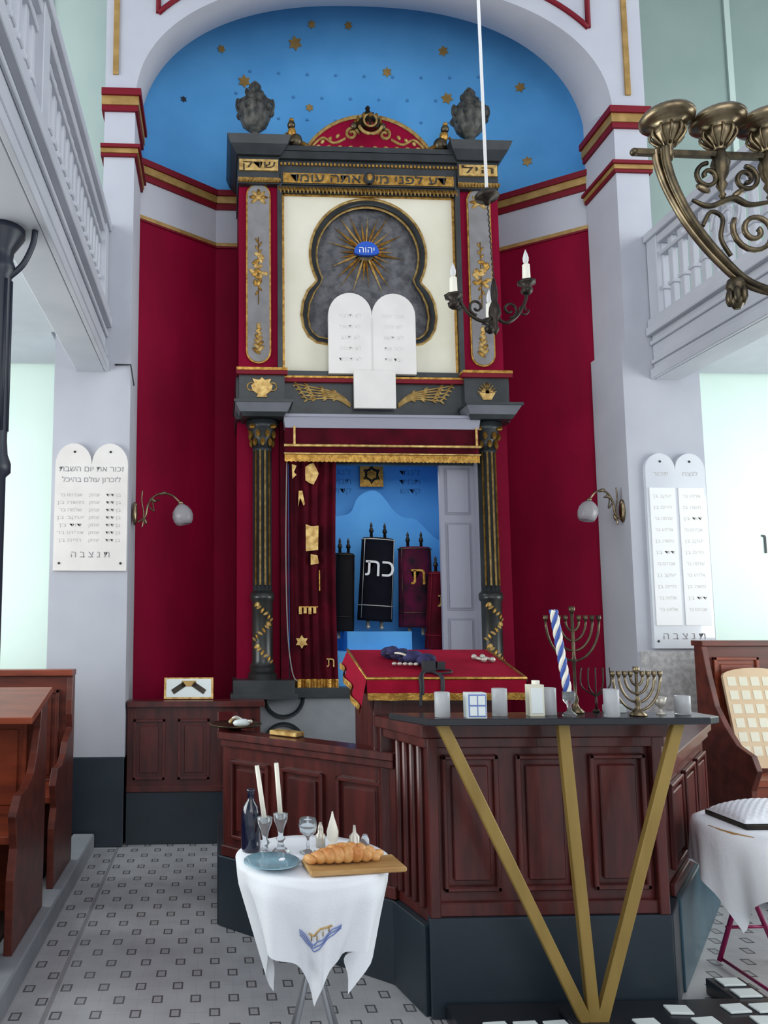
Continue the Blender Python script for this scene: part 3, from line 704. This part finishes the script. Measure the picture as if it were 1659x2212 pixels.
b.box(.905,.955,3.33,3.375,top_(0,3.35)+.003,top_(0,3.35)+.052,'ink'); b.box(.975,1.01,3.37,3.405,top_(0,3.39)+.003,top_(0,3.39)+.038,'ink')
for x,zz in((.865,1.12),(.875,1.17),(.955,1.14),(.962,1.18)):
    b.tube(smooth([(.93,3.36,top_(0,3.36)+.012),((x+.93)/2,3.32,top_(0,3.32)+.012),(x+.003,3.265,1.244),(x,3.243,1.20),(x-.004,3.24,zz)]),.006,'ink',6)
P=[(.98+.05*math.cos(t),3.34+.03*math.sin(t),top_(0,3.34+.03*math.sin(t))+.010) for t in [i*.4 for i in range(16)]]; b.tube(P,.004,'ink',6,True)
b.done()
b=B('torah_pointer')
for x in(1.20,1.24):
    b.tube([(x,3.55,top_(0,3.55)+.014),(x+.03,3.50,top_(0,3.5)+.014)],.008,'silver'); b.ball((x,3.55,top_(0,3.55)+.016),.013,'silver'); b.ball((x+.03,3.50,top_(0,3.5)+.016),.013,'silver')
b.done()
b=B('offering_dish'); c=(.10,3.97,.025)
b.lathe([(.03,.907),(.05,.915),(.12,.925),(.135,.935),(.13,.937),(.05,.921),(.01,.919)],c,'brassd',28)
b.ball((.13,3.96,.965),(.05,.035,.02),'paperw',10,Matrix.Rotation(.5,3,'Z'),6); b.tube(smooth([(.07,3.99,.965),(.10,3.95,.995),(.14,3.97,.975),(.18,3.94,.975)]),.008,'silver')
b.tube(smooth([(.07,3.95,.965),(.09,3.97,.99),(.11,4.0,.965)]),.006,'goldl'); b.done()
b=B('brass_plate_sign'); T=Matrix.Translation((.34,3.74,.944))@Matrix.Rotation(-.72,4,'Z'); b.obox(T,.08,.035,.011,'goldl'); b.done(.004)

# ================================================================ DISPLAY TABLE
b=B('display_table')
b.prism([(.66,2.955),(.76,2.76),(1.80,2.76),(1.86,2.80),(1.84,2.955)],1.105,1.13,'black',plane='XY')
for xt in(.83,1.285,1.725): b.beam((1.335+(xt-1.285)*.06,2.80,.075),(xt,2.84,1.105),.042,.03,'vg')
b.prism([(1.25,2.74),(1.42,2.74),(1.42,2.90),(1.25,2.90)],.062,.08,'black',plane='XY')
b.done(.003)
b=B('floor_display_board'); b.box(.86,2.10,2.30,2.975,0,.06,'black'); b.box(1.96,2.10,2.975,3.14,0,.06,'black'); b.done(.003)
b=B('memorial_tile_mosaic')
rr=random.Random(5)
for i in range(11):
    for j in range(7):
        x=.94+i*.108+(j%2)*.05; y=2.36+j*.088
        if 1.21<x<1.46 and y>2.66: continue
        if x>2.04 or rr.random()<(.25 if x>1.3 else .45): continue
        T=Matrix.Translation((x,y,.065))@Matrix.Rotation(rr.uniform(-.1,.1),4,'Z'); b.obox(T,.042,.030,.004,'paperw')
for y in(3.0,3.09): b.obox(Matrix.Translation((2.03,y,.065)),.045,.03,.004,'paperw')
b.done(.002)
zt=1.13
def votive(x,y,kind='glass',h=.085,r=.028):
    b=B('memorial_candle')
    if kind=='glass':
        b.lathe([(r,zt),(r,zt+h),(r-.003,zt+h),(r-.003,zt+.006),(.002,zt+.006)],(x,y,0),'frost',20)
        b.lathe([(r-.005,zt+.007),(r-.005,zt+h*.62),(.002,zt+h*.62)],(x,y,0),'candle',16); b.tube([(x,y,zt+h*.6),(x,y,zt+h*.72)],.0015,'ink',5)
    else:
        b.box(x-r,x+r,y-.02,y+.02,zt,zt+h,'cream'); b.box(x-r+.006,x+r-.006,y-.022,y-.019,zt+.01,zt+h-.012,'paperw'); b.lathe([(.015,0),(.015,.015)],(x+.005,y,zt+h),'candle',10)
    b.done(.001)
for x,y,kk,h in((.83,2.82,'glass',.09),(1.055,2.85,'glass',.10),(1.185,2.84,'box',.115),(1.25,2.87,'glass',.10),(1.455,2.80,'glass',.10),(1.76,2.86,'glass',.07)): votive(x,y,kk,h)
b=B('memorial_candle'); x=.945;y=2.80
b.box(x-.035,x+.035,y-.025,y+.025,zt,zt+.09,'paperw'); b.box(x-.032,x+.032,y-.028,y-.024,zt+.005,zt+.085,'lav')
for ix in(0,1):
    for iz in(0,1): b.box(x-.028+.03*ix,x-.002+.03*ix,y-.030,y-.027,zt+.01+.038*iz,zt+.042+.038*iz,'paperw')
b.done()
b=B('folded_card'); b.box(1.49,1.57,2.91,2.94,zt,zt+.03,'paperw'); b.done(.002)
b=B('havdalah_candle')
for kx in range(4):
    P=[]
    for i in range(70):
        t=i/69; a=t*17+kx*pi/2; P.append((1.310-.045*t+.009*math.cos(a),2.83+.008*math.sin(a),zt+.06+.33*t))
    b.tube(P,.0078,'cblue' if kx%2 else 'candle',8)
b.lathe([(.026,zt),(.026,zt+.006),(.008,zt+.02),(.008,zt+.04),(.022,zt+.055),(.024,zt+.09),(.021,zt+.09),(.017,zt+.06)],(1.310,2.83,0),'glass',20)
b.done()
def menorah(x,y,z,w,h,m,n=9,stem=.4,r=.004,cups=True):
    b=B('menorah')
    b.lathe([(.03,0),(.032,.006),(.015,.02),(.008,.035),(.012,.05),(.006,.07),(.006,h*.5),(.011,h*.52),(.006,h*.56),(.006,h)],(x,y,z),m,16)
    kk=n//2
    for i in range(1,kk+1):
        rx=w/2*i/kk
        P=[(x+rx*math.cos(a),y,z+h*.92-(rx/(w/2))*(h*(1-stem))*math.sin(a)) for a in [pi*j/20 for j in range(21)]]
        b.tube(P,r,m,6)
        if cups:
            for sx in(-1,1): b.lathe([(.004,0),(.009,.008),(.009,.022),(.006,.022)],(x+sx*rx,y,z+h*.92),m,8)
    if cups: b.lathe([(.006,0),(.012,.01),(.012,.026),(.006,.026)],(x,y,z+h),m,8)
    b.done()
menorah(1.375,2.915,zt,.21,.38,'brassd',9,.60,.0045)
menorah(1.565,2.82,zt,.18,.155,'brass',9,.2,.0045)
b=B('kiddush_cup'); b.lathe([(.018,0),(.018,.004),(.006,.01),(.006,.025),(.018,.035),(.022,.065),(.019,.065)],(1.675,2.86,zt),'silver',16); b.done()
b=B('branched_candelabrum')
for i in range(5):
    x=1.41+.028*i; b.tube(smooth([(1.465,2.935,zt+.06),(x,2.935,zt+.10),(x+.002,2.935,zt+.17)]),.0028,'iron',6)
b.tube([(1.465,2.935,zt),(1.465,2.935,zt+.07)],.004,'iron'); b.lathe([(.014,0),(.01,.012)],(1.465,2.938,zt),'iron',12); b.done()

# ================================================================ KIDDUSH TABLE
def clothfn(c,R,z,S_,rot,drop_scale=1,shrink=.10):
    def f(u,v):
        th=2*pi*u
        if v<.3:
            r=R*v/.3; return (c[0]+r*math.cos(th),c[1]+r*math.sin(th),z)
        t=(v-.3)/.7; a=th+rot
        dd=(S_/max(abs(math.cos(a)),abs(math.sin(a)))-R)*drop_scale
        fold=math.sin(th*8+1.3)*.028*t+math.sin(th*5+.4)*.022*t+math.sin(th*19)*.007*t
        r=R+.014*min(1,t*5)-shrink*t*(dd/.4)+fold
        return (c[0]+r*math.cos(th),c[1]+r*math.sin(th),z-.008*min(1,t*6)-dd*t)
    return f
TC=(.315,2.56); TZ=.72
b=B('kiddush_table')
cf1=clothfn(TC,.250,TZ,.47,pi/4+.12,1.0,.15)
b.grid(cf1,150,20,'linen',wrap=True)
b.lathe([(.235,TZ-.03),(.24,TZ-.028),(.24,TZ-.006),(.235,TZ-.004)],(TC[0],TC[1],0),'board',32)
for a in(0.6,2.2,3.8,5.4):
    b.tube([(TC[0]+.16*math.cos(a),TC[1]+.16*math.sin(a),0.008),(TC[0]-.10*math.cos(a),TC[1]-.10*math.sin(a),TZ-.03)],.008,'steel')
def onc(th,v,o=.004):
    p=Vector(cf1((th%(2*pi))/(2*pi),v)); return (p.x+o*math.cos(th),p.y+o*math.sin(th),p.z)
t0=-pi/2-.03
for dv in(0,.02,.04):
    b.tube([onc(t0+dx*.30,.63+dv+.008*math.sin(dx*9+dv*40),.004) for dx in [(-1+2*i/30) for i in range(31)]],.0016,'lav',5)
b.tube([onc(t0+dx*.16,.555+.035*abs(dx),.004) for dx in (-1,-.75,-.5,-.25,0,.25,.5,.75,1)],.0026,'goldl',5)
for dx in(-.12,-.04,.04,.12): b.tube([onc(t0+dx,.585,.004),onc(t0+dx,.615,.004)],.0018,'dgold',5)
b.done()
b=B('wine_bottle'); b.lathe([(.002,TZ+.001),(.03,TZ+.001),(.032,TZ+.01),(.032,TZ+.12),(.026,TZ+.145),(.012,TZ+.165),(.011,TZ+.19),(.014,TZ+.192),(.014,TZ+.2),(.002,TZ+.2)],(.118,2.63,0),'bott',24); b.done()
for x,y,dx in((.160,2.555,-.026),(.215,2.60,-.014)):
    b=B('candlestick')
    b.lathe([(.028,0),(.029,.006),(.012,.02),(.009,.035),(.016,.045),(.008,.055),(.012,.08),(.022,.105),(.024,.125),(.014,.127),(.011,.11)],(x,y,TZ+.002),'glass',20,flute=.04,nf=8)
    b.tube([(x,y,TZ+.11),(x+dx,y,TZ+.29)],[.0085,.0075],'candle',10); b.tube([(x+dx,y,TZ+.29),(x+dx,y,TZ+.30)],.001,'ink',4); b.done()
b=B('wine_goblet'); b.lathe([(.028,0),(.028,.003),(.006,.01),(.004,.04),(.008,.05),(.026,.065),(.031,.085),(.027,.108),(.024,.108),(.028,.085),(.022,.068),(.002,.056)],(.305,2.60,TZ+.002),'glass',24); b.done()
b=B('oil_lamp'); b.lathe([(.02,0),(.022,.01),(.01,.02),(.018,.035),(.02,.06),(.013,.085),(.005,.11),(.002,.125)],(.39,2.62,TZ+.002),'candle',16); b.done()
b=B('spice_box'); b.lathe([(.016,0),(.016,.04),(.010,.045),(.010,.06),(.004,.08)],(.355,2.66,TZ+.002),'silver',14); b.done()
b=B('spice_box'); b.lathe([(.022,0),(.022,.03),(.018,.034),(.018,.05),(.006,.062),(.004,.085)],(.46,2.60,TZ+.002),'silver',14)
b.lathe([(.014,0),(.014,.04),(.007,.055)],(.495,2.60,TZ+.002),'glass',14); b.done()
b=B('glass_plate'); b.lathe([(.04,0),(.045,.003),(.075,.012),(.088,.016),(.087,.019),(.05,.008),(.002,.006)],(.175,2.46,TZ+.002),'plate',32); b.done()
b=B('folded_napkin'); b.grid(lambda u,v:(.20+.10*u,2.49+.05*v,TZ+.006+.004*math.sin(u*9)*math.sin(v*5)+.004),16,8,'linen'); b.done()
b=B('bread_board'); T=Matrix.Translation((.425,2.43,TZ+.011))@Matrix.Rotation(.12,4,'Z'); b.obox(T,.15,.065,.008,'board'); b.done(.004)
b=B('challah_bread')
for i in range(8):
    t=i/7; x=.295+.20*t; w=math.sin(pi*(.14+.72*t))
    for sg in(-1,1):
        b.ball((x+sg*.006,2.435+.017*sg*w+.025*(t-.5),TZ+.026+.022*w),(.026,.017*w+.006,.020*w+.006),'crust',12,Matrix.Rotation(sg*.85,3,'Z'),8)
    b.ball((x+.012,2.435+.025*(t-.5),TZ+.030+.026*w),(.020,.015*w+.004,.020*w+.004),'crust',12,Matrix.Rotation(.5 if i%2 else -.5,3,'Z'),8)
b.done()

b=B('folding_table')
RC=(2.30,3.12); RZ=.66; cf2=clothfn(RC,.31,RZ,.47,.44,1.1,.03); b.grid(cf2,150,18,'linen',wrap=True)
b.lathe([(.295,RZ-.03),(.30,RZ-.026),(.30,RZ-.006),(.295,RZ-.004)],(RC[0],RC[1],0),'board',32)
for fx,fy,tx in((2.19,3.40,2.42),(2.46,3.40,2.22),(2.22,2.86,2.46),(2.52,2.86,2.22)):
    b.tube([(fx,fy,.01),(tx,fy+(.0),RZ-.03)],.010,'magt')
for yy in(2.86,3.40): b.tube([(2.23,yy,.15),(2.44,yy,.15)],.007,'magt')
b.tube([(2.20,2.86,.02),(2.20,3.40,.02)],.007,'magt')
b.done()
b=B('lace_cushion')
b.box(2.09,2.45,3.02,3.28,RZ+.002,RZ+.020,'iron')
b.grid(lambda u,v:(2.09+.36*u,3.03+.24*v,RZ+.022+.065*(math.sin(pi*u)*math.sin(pi*v))**.4+.002*math.sin(u*70)*math.sin(v*50)),70,50,'linen'); b.done()

# ================================================================ PEWS
def pew_end(b,x,pts,m): b.prism(pts,x-.035,x,m,plane='YZ')
X1=-.84
b=B('pew')
b.box(-3.3,X1-.02,4.60,4.66,.1,1.16,'wood3'); b.box(-3.3,X1,4.57,4.69,1.16,1.195,'wood2')
panelrow(b,-3.3,X1-.02,4.60,.55,1.08,6,'wood3')
b.box(-3.3,X1-.03,4.20,4.60,.52,.555,'wood2')
pew_end(b,X1,[(4.16,.1),(4.66,.1),(4.66,1.16),(4.60,1.16)]+[(4.60-.03*math.sin(i),1.1-.08*i) for i in range(1,4)]+[(4.46,.80),(4.42,.74),(4.34,.70),(4.22,.70),(4.16,.62),(4.20,.5),(4.16,.4)],'wood3')
b.done(.005)
b=B('pew')
b.box(-3.3,X1-.02,3.86,3.92,.1,1.06,'wood2')
b.hexa([(-3.3,3.52,1.02),(X1+.02,3.52,1.02),(X1+.02,3.94,1.12),(-3.3,3.94,1.12),(-3.3,3.52,1.05),(X1+.02,3.52,1.05),(X1+.02,3.94,1.15),(-3.3,3.94,1.15)],'wood2')
panelrow(b,-3.3,X1-.02,3.86,.55,1.0,6,'wood2')
b.box(-3.3,X1-.03,3.45,3.86,.52,.555,'wood2')
pew_end(b,X1,[(3.36,.1),(3.92,.1),(3.92,1.10),(3.80,1.08),(3.78,.98),(3.72,.86),(3.66,.78),(3.56,.74),(3.44,.73),(3.36,.66),(3.40,.52),(3.36,.40)],'wood3')
b.done(.005)
b=B('pew')
b.box(-3.3,X1-.02,2.80,2.86,.1,.98,'wood2'); b.box(-3.3,X1-.03,2.40,2.8,.52,.555,'wood2'); b.box(-3.3,X1,2.77,2.89,.98,1.01,'wood3')
pew_end(b,X1,[(2.30,.1),(2.86,.1),(2.86,1.0),(2.80,.98),(2.76,.86),(2.68,.78),(2.56,.72),(2.40,.72),(2.30,.66),(2.34,.52),(2.30,.40)],'wood3')
b.done(.005)
b=B('pew')
X2=3.10
b.box(X2+.02,5.6,4.82,4.88,.1,1.32,'wood3'); b.box(X2,5.6,4.79,4.91,1.32,1.355,'wood3'); panelrow(b,X2+.02,5.6,4.82,.6,1.25,6,'wood2')
b.box(X2+.03,5.6,4.42,4.82,.52,.56,'wood2'); b.box(X2+.03,5.6,4.44,4.47,.42,.52,'wood2')
b.prism([(4.36,.1),(4.88,.1),(4.88,1.32),(4.80,1.32),(4.76,1.15),(4.70,.95),(4.62,.84),(4.52,.74),(4.40,.70),(4.36,.62),(4.42,.5),(4.42,.3)],X2,X2+.035,'wood3',plane='YZ')
b.done(.005)
b=B('seat_cushion_cover')
T=Matrix.Translation((3.38,4.70,.90))@Matrix.Rotation(-.22,4,'X')
b.curve2d([[(-.19,-.32),(.22,-.32),(.22,.24)]+arc(.015,.24,.205,0,180,10,.05)[1:]],.02,T@Matrix.Rotation(pi/2,4,'X'),'paper')
for i in range(6):
    for j in range(5): b.obox(T@Matrix.Translation((-.14+.075*j,-.0105,-.22+.085*i)),.027,.001,.028,'cream')
b.done()

# ================================================================ PLAQUES
def tabs(x0,x1,z0,z1,arch):
    w=(x1-x0)/4
    return [(x0,z0),(x1,z0)]+arc(x1-w,z1-arch,w,0,180,14,arch)+arc(x0+w,z1-arch,w,0,180,14,arch)
b=B('commandments_plaque')
b.shapeXZ([tabs(-1.11,-.615,1.82,2.70,.15)],5.235,.03,'offw')
b.text('\u05d6\u05db\u05d5\u05e8 \u05d0\u05ea \u05d9\u05d5\u05dd \u05d4\u05e9\u05d1\u05ea'[::-1],-.8625,5.2195,2.52,.055,'text',.0006,width=.44)
b.text('\u05dc\u05d6\u05db\u05e8\u05d5\u05df \u05e2\u05d5\u05dc\u05dd \u05d1\u05d4\u05d9\u05db\u05dc'[::-1],-.8625,5.2195,2.445,.050,'text',.0006,width=.40)
n1=['\u05d0\u05d1\u05e8\u05d4\u05dd \u05d1\u05e8','\u05de\u05e9\u05d4 \u05d1\u05df','\u05e9\u05dc\u05de\u05d4 \u05d1\u05e8','\u05d9\u05e2\u05e7\u05d1 \u05d1\u05df','\u05d3\u05d5\u05d3 \u05d1\u05df','\u05d0\u05dc\u05d9\u05d4\u05d5 \u05d1\u05e8','\u05d7\u05d9\u05d9\u05dd \u05d1\u05df']
for i in range(7):
    z=2.34-.052*i
    b.text(n1[i][::-1],-1.0,5.2195,z,.034,'textl',.0006,width=.15+.03*(i%2)); b.text('\u05d9\u05e6\u05d7\u05e7'[::-1],-.84,5.2195,z,.032,'textl',.0006,width=.07); b.text('\u05d1\u05df \u05d3\u05d5\u05d3'[::-1],-.71,5.2195,z,.034,'textl',.0006,width=.10)
b.text('\u05ea \u05e0 \u05e6 \u05d1 \u05d4'[::-1],-.86,5.2195,1.93,.065,'text',.0006,width=.26)
for x,z in((-1.07,1.87),(-.655,1.87),(-.98,2.64),(-.735,2.64)): b.lathe([(.009,0),(.006,-.006)],(x,5.22,z),'ink',10,axis='Y')
b.done()
b=B('memorial_plaque')
b.shapeXZ([tabs(3.04,3.475,1.29,2.67,.12)],5.235,.03,'enam')
b.box(3.06,3.245,5.214,5.222,1.45,2.42,'white'); b.box(3.27,3.455,5.214,5.222,1.45,2.42,'white')
b.text('\u05d9\u05d6\u05db\u05d5\u05e8'[::-1],3.15,5.2195,2.52,.045,'textl',.0006,width=.11); b.text('\u05dc\u05e0\u05e6\u05d7'[::-1],3.365,5.2195,2.52,.045,'textl',.0006,width=.11)
for i in range(11):
    for xx in(3.15,3.362): b.text(n1[(i*3+int(xx*10))%7][::-1],xx,5.2137,2.36-.08*i,.034,'textf',.0004,width=.13)
b.text('\u05ea \u05e0 \u05e6 \u05d1 \u05d4'[::-1],3.255,5.2195,1.375,.07,'text',.0006,width=.30)
for x,z in((3.07,1.34),(3.445,1.34),(3.15,2.61),(3.365,2.61)): b.lathe([(.009,0),(.006,-.006)],(x,5.22,z),'ink',10,axis='Y')
b.done()
b=B('stone_panel'); b.box(2.95,3.48,5.237,5.25,.58,1.27,'fres'); b.done()

# ================================================================ SCONCES
def sconce(x,y,z,sd,k_=1):
    b=B('wall_sconce')
    T=lambda dx,dz,dy=0:(x+sd*dx*k_,y-.02+dy,z+dz)
    b.ball(T(0,0,.0),(.02,.035,.085),'brass',12); b.ball(T(0,.06),(.018,.02,.025),'brass')
    b.tube(smooth([T(.02,-.06),T(.07,-.02),T(.09,.07),T(.15,.14),T(.24,.14),T(.30,.09)]),.0075,'brass'); b.tube(smooth([T(.05,-.10),T(.06,.0),T(.045,.10),T(.05,.17)]),.005,'brass')
    b.tube(smooth([T(.09,.06),T(.13,.02),T(.12,.09),T(.17,.10)]),.005,'brassd')
    for q,a in((T(.12,.10),.6),(T(.19,.15),-.3),(T(.07,-.05),1.2)): b.ball(q,(.03,.01,.012),'brass',8,Matrix.Rotation(a,3,'Y'),5)
    b.ball(T(.31,.08),(.02,.02,.014),'brass')
    R=Matrix.Rotation(sd*-.18,4,'Y')
    b.lathe([(.022,.0),(.045,-.02),(.064,-.05),(.070,-.085),(.064,-.12),(.05,-.145),(.045,-.145),(.06,-.115),(.064,-.085),(.058,-.05),(.03,-.02)],T(.31,.07),'shade',24,flute=.06,nf=8,M4=R)
    b.done()
sconce(-.585,5.45,2.24,1,1.05); sconce(2.925,5.36,2.27,-1,.78)

# ================================================================ HANGING CANDLE LAMP
b=B('eternal_light_pendant')
cx,cy=1.375,3.6
b.tube([(1.335,cy,7.4),(1.34,cy,5.2),(1.355,cy,3.66)],.0085,'white',8)
b.lathe([(.002,3.66),(.012,3.655),(.05,3.63),(.062,3.615),(.055,3.60),(.02,3.59),(.012,3.57)],(1.355,cy,0),'iron',20)
P=[(1.357+(cx-1.357)*t+.003*math.sin(t*90),cy,3.57-.42*t) for t in [i/60 for i in range(61)]]; b.tube(P,.0035,'iron',6)
b.lathe([(.006,3.18),(.014,3.14),(.018,3.10),(.014,3.06),(.026,3.03),(.030,3.0),(.018,2.97),(.012,2.94),(.02,2.92),(.004,2.89)],(cx,cy,0),'iron',16,flute=.08,nf=6)
def carm(dx,dy,zt_):
    d=Vector((dx,dy,0)); base=Vector((cx,cy,2.99))
    P=smooth([base,base+d*.3+Vector((0,0,-.035)),base+d*.65+Vector((0,0,-.0)),base+d*.93+Vector((0,0,.08)),base+d+Vector((0,0,zt_-2.99-.04))]); b.tube(P,.0085,'iron')
    q=base+d*.45; n2=d.normalized()
    b.tube([q+n2*p[0]+Vector((0,0,p[1]+.035)) for p in spiral(0,0,.042,.012,-90,330,20)],.0065,'iron',6)
    q=base+d*.98; b.tube([q+n2*(p[0]-.02)+Vector((0,0,p[1]+.04)) for p in spiral(0,0,.03,.01,0,-400,18)],.005,'iron',6)
    c=Vector((cx+dx,cy+dy,zt_))
    b.lathe([(.008,-.06),(.026,-.045),(.030,-.03),(.016,-.015),(.043,.0),(.046,.012),(.038,.014),(.014,.008)],c,'iron',16,flute=.05,nf=8)
    b.lathe([(.019,.008),(.020,.012),(.018,.10),(.012,.104)],c,'candle',14); b.lathe([(.008,.104),(.014,.12),(.015,.135),(.010,.155),(.002,.18)],c,'bulb',14)
carm(-.215,-.03,3.065); carm(.175,.02,3.165); carm(.045,.19,3.03)
b.done()

# ================================================================ BRASS CHANDELIER
b=B('brass_chandelier')
CC=Vector((2.12,2.33,0))
b.tube([(CC.x,CC.y,7.4),(CC.x,CC.y,3.6)],.012,'brassd')
b.lathe([(.015,3.7),(.05,3.62),(.03,3.55),(.07,3.45),(.05,3.3),(.03,3.1),(.05,2.9),(.09,2.75),(.11,2.6),(.08,2.48),(.03,2.42),(.045,2.38),(.01,2.33)],CC,'brass',28)
def cup(c):
    b.lathe([(.010,-.12),(.018,-.10),(.012,-.085),(.026,-.06),(.045,-.035),(.050,-.015),(.03,-.005),(.070,.006),(.084,.018),(.086,.030),(.078,.042),(.06,.036),(.02,.03),(.02,.045),(.012,.045)],c,'brass',24)
    for i in range(10):
        a=2*pi*i/10; b.tube(smooth([(c[0]+.02*math.cos(a),c[1]+.02*math.sin(a),c[2]-.07),(c[0]+.052*math.cos(a),c[1]+.052*math.sin(a),c[2]-.035),(c[0]+.048*math.cos(a),c[1]+.048*math.sin(a),c[2]-.008)],3),.005,'brass',5)
for q in range(3):
    ang=math.radians(181+120*q); d=Vector((math.cos(ang),math.sin(ang),0)); U=Vector((0,0,1)); tt=Vector((-d.y,d.x,0))
    def W(r,z): return CC+d*r+U*z
    b.beam(W(.05,3.02),W(.745,3.02),.018,.018,'brassd',up=(0,0,1))
    b.ball(W(.75,3.02),.013,'brassd')
    for i,r in enumerate((.63,.455,.29)): cup(W(r,3.115))
    P=smooth([W(.655,3.03),W(.650,2.97),W(.622,2.88),W(.565,2.77),W(.48,2.66),W(.38,2.575),W(.22,2.54),W(.06,2.56)],8); n=len(P)
    for so,mm in((-.014,'brassd'),(-.005,'brass'),(.005,'brass'),(.014,'brassd')):
        b.tube([p+tt*so*(1.5-1.0*i/n) for i,p in enumerate(P)],[.013-.004*i/n for i in range(n)],mm,8)
    b.tube([p+d*.016*(1.5-i/n) for i,p in enumerate(P)],[.011-.004*i/n for i in range(n)],'brass',8)
    def sp(r,z,r0,a0,a1,w=.008,m='brassd'): b.tube([W(r-p[0],z+p[1]) for p in spiral(0,0,r0,.012,a0,a1,32)],w,m,6)
    sp(.50,2.945,.045,90,560); sp(.37,2.94,.045,90,-470); sp(.25,2.92,.05,90,560)
    sp(.35,2.76,.080,150,760,.009,'brass'); sp(.22,2.70,.06,0,520)
    b.tube(smooth([W(.56,2.86),W(.50,2.84),W(.42,2.87),W(.36,2.85),W(.26,2.87)]),[.005+.006*math.sin(pi*i/24) for i in range(25)],'brassd',6)
    b.tube(smooth([W(.53,2.77),W(.50,2.82),W(.46,2.80),W(.47,2.73),W(.44,2.67)]),.007,'brassd',6)
    for r in(.455,.29):
        b.lathe([(.012,.06),(.02,.02),(.03,-.01),(.022,-.05),(.012,-.07),(.018,-.085),(.006,-.11),(.012,-.12),(.003,-.135)],W(r,3.0),'brassd',12)
    for r,z,a in((.52,2.90,.5),(.40,2.89,-.6),(.28,2.80,-.3)):
        b.ball(W(r,z),(.028,.010,.011),'brass',8,Matrix.Rotation(a,3,'Y'),5)
    e=W(.43,2.545)
    b.lathe([(.024,.045),(.030,.02),(.016,-.005),(.026,-.03),(.010,-.055)],e,'brassd',12)
    for kx in range(6):
        a=kx*pi/3; b.ball(e+Vector((.022*math.cos(a),.022*math.sin(a),-.012)),(.012,.012,.03),'brassd',8,None,5)
b.done()

# ================================================================ LIGHT
w=bpy.data.worlds.new('daylight'); S.world=w; w.use_nodes=True
bg=w.node_tree.nodes['Background']; bg.inputs[0].default_value=(.88,.94,1,1); bg.inputs[1].default_value=.88
def area(name,loc,rot,sx,sy,e,col=(1,1,1)):
    l=bpy.data.lights.new(name,'AREA'); l.shape='RECTANGLE'; l.size=sx; l.size_y=sy; l.energy=e; l.color=col
    o=bpy.data.objects.new(name,l); bpy.context.collection.objects.link(o); o.location=loc; o.rotation_euler=rot; return o
area('window_light_left',(-3.55,2.6,5.1),(0,-pi/2,0),2.4,5,150,(.95,.98,1))
area('window_light_right',(5.85,2.6,5.1),(0,pi/2,0),2.4,5,160,(.95,.98,1))
area('window_light_aisle_left',(-3.55,3.4,2.0),(0,-pi/2,0),1.9,4,150,(.95,1,.98))
area('window_light_aisle_right',(5.85,3.4,2.0),(0,pi/2,0),1.9,4,145,(.95,1,.98))
area('rear_window_light',(1.2,-2.3,4.2),(pi/2,0,0),5,4,115,(1,.99,.98))
area('niche_lamp',(1.3,5.85,2.9),(math.radians(-20),0,0),.9,.12,6,(1,.98,.95))

# ================================================================ CAMERA
cam=bpy.data.cameras.new('camera'); cam.sensor_fit='VERTICAL'; cam.sensor_height=24; cam.sensor_width=24
cam.lens=24*1650/2212
cam.shift_x=(829.5-540)/2212; cam.shift_y=(1168-1106)/2212
cam.clip_start=.05
o=bpy.data.objects.new('camera',cam); bpy.context.collection.objects.link(o)
o.location=(0,0,H); o.rotation_euler=(pi/2+math.radians(6),0,-math.radians(2.5))
S.camera=o
